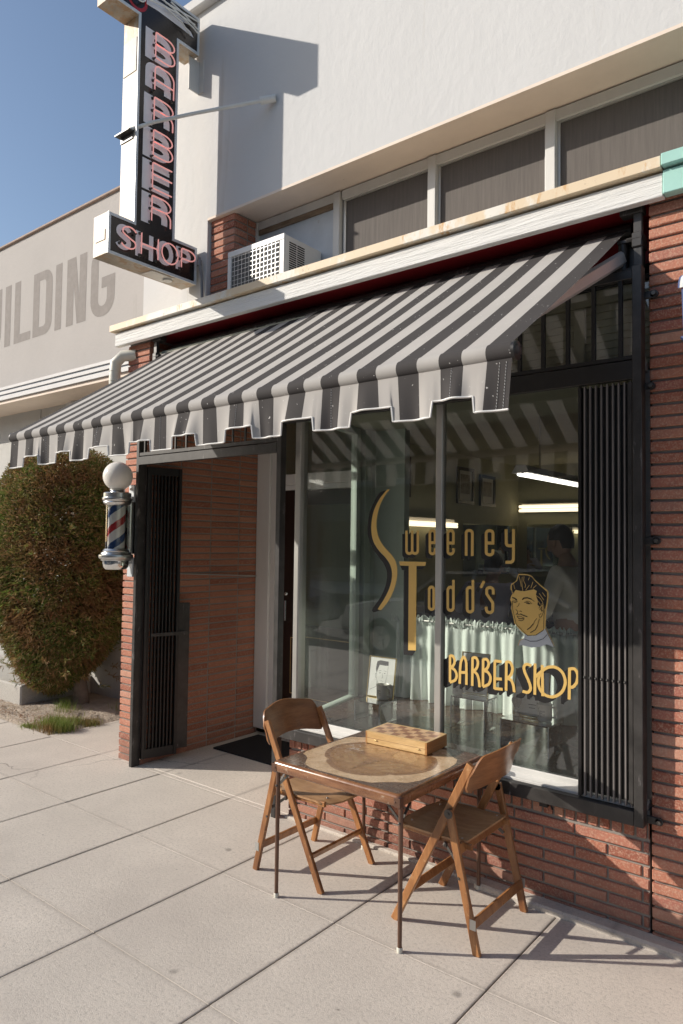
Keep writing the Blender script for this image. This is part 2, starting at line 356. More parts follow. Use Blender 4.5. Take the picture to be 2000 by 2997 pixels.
def mirror_mat():
    m,nt,b=new_mat('mirror');b.inputs['Metallic'].default_value=1;b.inputs['Roughness'].default_value=.02;b.inputs['Base Color'].default_value=(.75,.78,.74,1);return m
MT['mirror']=mirror_mat()
def concrete_mat(name,base=(.67,.605,.53),joints=False):
    m,nt,b=new_mat(name)
    n=noise(nt,1.3,8,.62);c=ramp(nt,n,[(.3,tuple(x*.84 for x in base)+(1,)),(.7,tuple(x*1.10 for x in base)+(1,))])
    g=N(nt,'ShaderNodeNewGeometry');c=mixc(nt,ramp(nt,g.outputs['Random Per Island'],[(0,(0,0,0,1)),(1,(.25,.25,.25,1))]),c,tuple(x*.82 for x in base)+(1,))
    g1=noise(nt,62,5,.8);c=mixc(nt,ramp(nt,g1,[(.36,(.75,.75,.75,1)),(.50,(0,0,0,1))]),c,tuple(x*.62 for x in base)+(1,))
    g2=noise(nt,95,4,.8);c=mixc(nt,ramp(nt,g2,[(.56,(0,0,0,1)),(.70,(.55,.55,.55,1))]),c,tuple(min(1,x*1.25) for x in base)+(1,))
    f=noise(nt,260,3,.75);c=mixc(nt,ramp(nt,f,[(.40,(.30,.30,.30,1)),(.55,(0,0,0,1))]),c,tuple(x*.55 for x in base)+(1,))
    f2=noise(nt,330,2,.6);c=mixc(nt,ramp(nt,f2,[(.64,(0,0,0,1)),(.75,(.5,.5,.5,1))]),c,(.66,.62,.56,1))
    # gum and oil spots
    for sc,th,col in ((3.1,.085,(.24,.215,.19,1)),(7.3,.05,(.20,.175,.155,1)),(1.7,.07,(.30,.27,.24,1))):
        tc=N(nt,'ShaderNodeTexCoord');nz=noise(nt,20,2,.5)
        v=N(nt,'ShaderNodeTexVoronoi');v.inputs['Scale'].default_value=sc
        va=N(nt,'ShaderNodeVectorMath',operation='MULTIPLY_ADD');cb=N(nt,'ShaderNodeCombineXYZ');nt.links.new(nz,cb.inputs[0]);nt.links.new(nz,cb.inputs[1])
        va.inputs[1].default_value=(.025,.025,0);nt.links.new(cb.outputs[0],va.inputs[0]);nt.links.new(tc.outputs['Object'],va.inputs[2]);nt.links.new(va.outputs[0],v.inputs['Vector'])
        rr=ramp(nt,v.outputs['Distance'],[(th*.45,(.75,.75,.75,1)),(th,(0,0,0,1))])
        k=N(nt,'ShaderNodeSeparateColor');nt.links.new(v.outputs['Color'],k.inputs[0]);gt=N(nt,'ShaderNodeMath',operation='GREATER_THAN');gt.inputs[1].default_value=.45;nt.links.new(k.outputs[0],gt.inputs[0])
        mu=N(nt,'ShaderNodeMath',operation='MULTIPLY');nt.links.new(rr,mu.inputs[0]);nt.links.new(gt.outputs[0],mu.inputs[1])
        c=mixc(nt,mu.outputs[0],c,col)
    st=noise(nt,.8,6,.7);c=mixc(nt,ramp(nt,st,[(.50,(0,0,0,1)),(.72,(.45,.45,.45,1))]),c,(.42,.37,.33,1))
    if joints:
        tc=N(nt,'ShaderNodeTexCoord');sp=N(nt,'ShaderNodeSeparateXYZ');nt.links.new(tc.outputs['Object'],sp.inputs[0])
        for ax,off,per,wd,am in ((0,5.14,.765,.016,.45),(1,-3.355+.757*5,.757,.014,.25)):
            a1=N(nt,'ShaderNodeMath',operation='ADD');a1.inputs[1].default_value=off+per*40;nt.links.new(sp.outputs[ax],a1.inputs[0])
            a2=N(nt,'ShaderNodeMath',operation='PINGPONG');a2.inputs[1].default_value=per/2;nt.links.new(a1.outputs[0],a2.inputs[0])
            nn=noise(nt,9,6,.75);a3=N(nt,'ShaderNodeMath',operation='MULTIPLY_ADD');nt.links.new(nn,a3.inputs[0]);a3.inputs[1].default_value=-wd*2.6;nt.links.new(a2.outputs[0],a3.inputs[2])
            mr=N(nt,'ShaderNodeMapRange');nt.links.new(a3.outputs[0],mr.inputs[0]);mr.inputs[1].default_value=-wd*1.2;mr.inputs[2].default_value=wd*.2;mr.inputs[3].default_value=am;mr.inputs[4].default_value=0
            c=mixc(nt,mr.outputs[0],c,(.23,.20,.175,1))
        vc=N(nt,'ShaderNodeTexVoronoi');vc.feature='DISTANCE_TO_EDGE';vc.inputs['Scale'].default_value=.42
        wv=N(nt,'ShaderNodeVectorMath',operation='MULTIPLY_ADD');nv=N(nt,'ShaderNodeTexNoise');nv.inputs['Scale'].default_value=5;nv.inputs['Detail'].default_value=6;nt.links.new(tc.outputs['Object'],nv.inputs[0])
        nt.links.new(nv.outputs[1],wv.inputs[0]);wv.inputs[1].default_value=(.35,.35,0);nt.links.new(tc.outputs['Object'],wv.inputs[2]);nt.links.new(wv.outputs[0],vc.inputs['Vector'])
        cr=ramp(nt,vc.outputs['Distance'],[(.0018,(.75,.75,.75,1)),(.0042,(0,0,0,1))]);gm=noise(nt,.55,2,.5);mk=ramp(nt,gm,[(.58,(0,0,0,1)),(.63,(1,1,1,1))]);mm=N(nt,'ShaderNodeMath',operation='MULTIPLY');nt.links.new(cr,mm.inputs[0]);nt.links.new(mk,mm.inputs[1])
        c=mixc(nt,mm.outputs[0],c,(.16,.14,.12,1))
    nt.links.new(c,b.inputs['Base Color']);b.inputs['Roughness'].default_value=.9;b.inputs['Specular IOR Level'].default_value=.25
    c1=bump(nt,b,g1,.5,.004);bump(nt,b,f,.5,.003,c1);return m
MT['concrete']=concrete_mat('sidewalk_concrete',joints=True)
MT['joint']=paint('dirty_joint',(.035,.03,.026),.95,var=.3,vs=12,bst=0)
MT['planter']=concrete_mat('planter_concrete',(.50,.48,.44))
def fabric(name,col,tr=.28):
    m,nt,b=new_mat(name);out=nt.nodes['Material Output']
    n=noise(nt,3,5,.6);w=noise(nt,420,2,.5);c=ramp(nt,n,[(.3,tuple(x*.93 for x in col)+(1,)),(.7,tuple(min(1,x*1.05) for x in col)+(1,))])
    sp=noise(nt,75,2,.4);c=mixc(nt,ramp(nt,sp,[(.735,(0,0,0,1)),(.75,(.7,.7,.7,1))]),c,(.75,.73,.70,1))
    nt.links.new(c,b.inputs['Base Color']);b.inputs['Roughness'].default_value=.85;b.inputs['Specular IOR Level'].default_value=.2;bn=bump(nt,b,w,.25,.001)
    t=N(nt,'ShaderNodeBsdfTranslucent');nt.links.new(c,t.inputs[0]);mx=N(nt,'ShaderNodeMixShader');mx.inputs[0].default_value=tr
    nt.links.new(b.outputs[0],mx.inputs[1]);nt.links.new(t.outputs[0],mx.inputs[2]);nt.links.new(mx.outputs[0],out.inputs[0]);return m
MT['fabdark']=fabric('charcoal_awning_stripe',(.060,.055,.054),.06)
MT['fablight']=fabric('pale_awning_stripe',(.54,.515,.485),.25)
def leaf_mat(name,stops):
    m,nt,b=new_mat(name);out=nt.nodes['Material Output'];g=N(nt,'ShaderNodeNewGeometry')
    c=ramp(nt,g.outputs['Random Per Island'],stops)
    n=noise(nt,2.1,5,.7);c=mixc(nt,ramp(nt,n,[(.44,(0,0,0,1)),(.58,(.8,.8,.8,1))]),c,(.25,.12,.06,1))
    nt.links.new(c,b.inputs['Base Color']);b.inputs['Roughness'].default_value=.7;b.inputs['Specular IOR Level'].default_value=.25
    t=N(nt,'ShaderNodeBsdfTranslucent');nt.links.new(c,t.inputs[0]);mx=N(nt,'ShaderNodeMixShader');mx.inputs[0].default_value=.25
    nt.links.new(b.outputs[0],mx.inputs[1]);nt.links.new(t.outputs[0],mx.inputs[2]);nt.links.new(mx.outputs[0],out.inputs[0]);return m
MT['leaf']=leaf_mat('narrow_leaf',[(0,(.075,.12,.025,1)),(.35,(.14,.20,.04,1)),(.55,(.20,.21,.06,1)),(.72,(.34,.21,.09,1)),(.9,(.46,.31,.16,1)),(1,(.30,.38,.08,1))])
MT['grass']=leaf_mat('grass_blade',[(0,(.14,.22,.035,1)),(.6,(.22,.30,.06,1)),(1,(.36,.36,.14,1))])
MT['litter']=leaf_mat('dead_leaf',[(0,(.22,.13,.06,1)),(.6,(.33,.20,.11,1)),(1,(.14,.08,.04,1))])

MT['barlit']=paint('sunlit_grille_steel',(.17,.155,.145),.45,var=.3,vs=14,bs=30,bst=.2,stretch=(1,1,.1))  # paler copy of the gate steel, sunlight on the bar fronts put into the colour

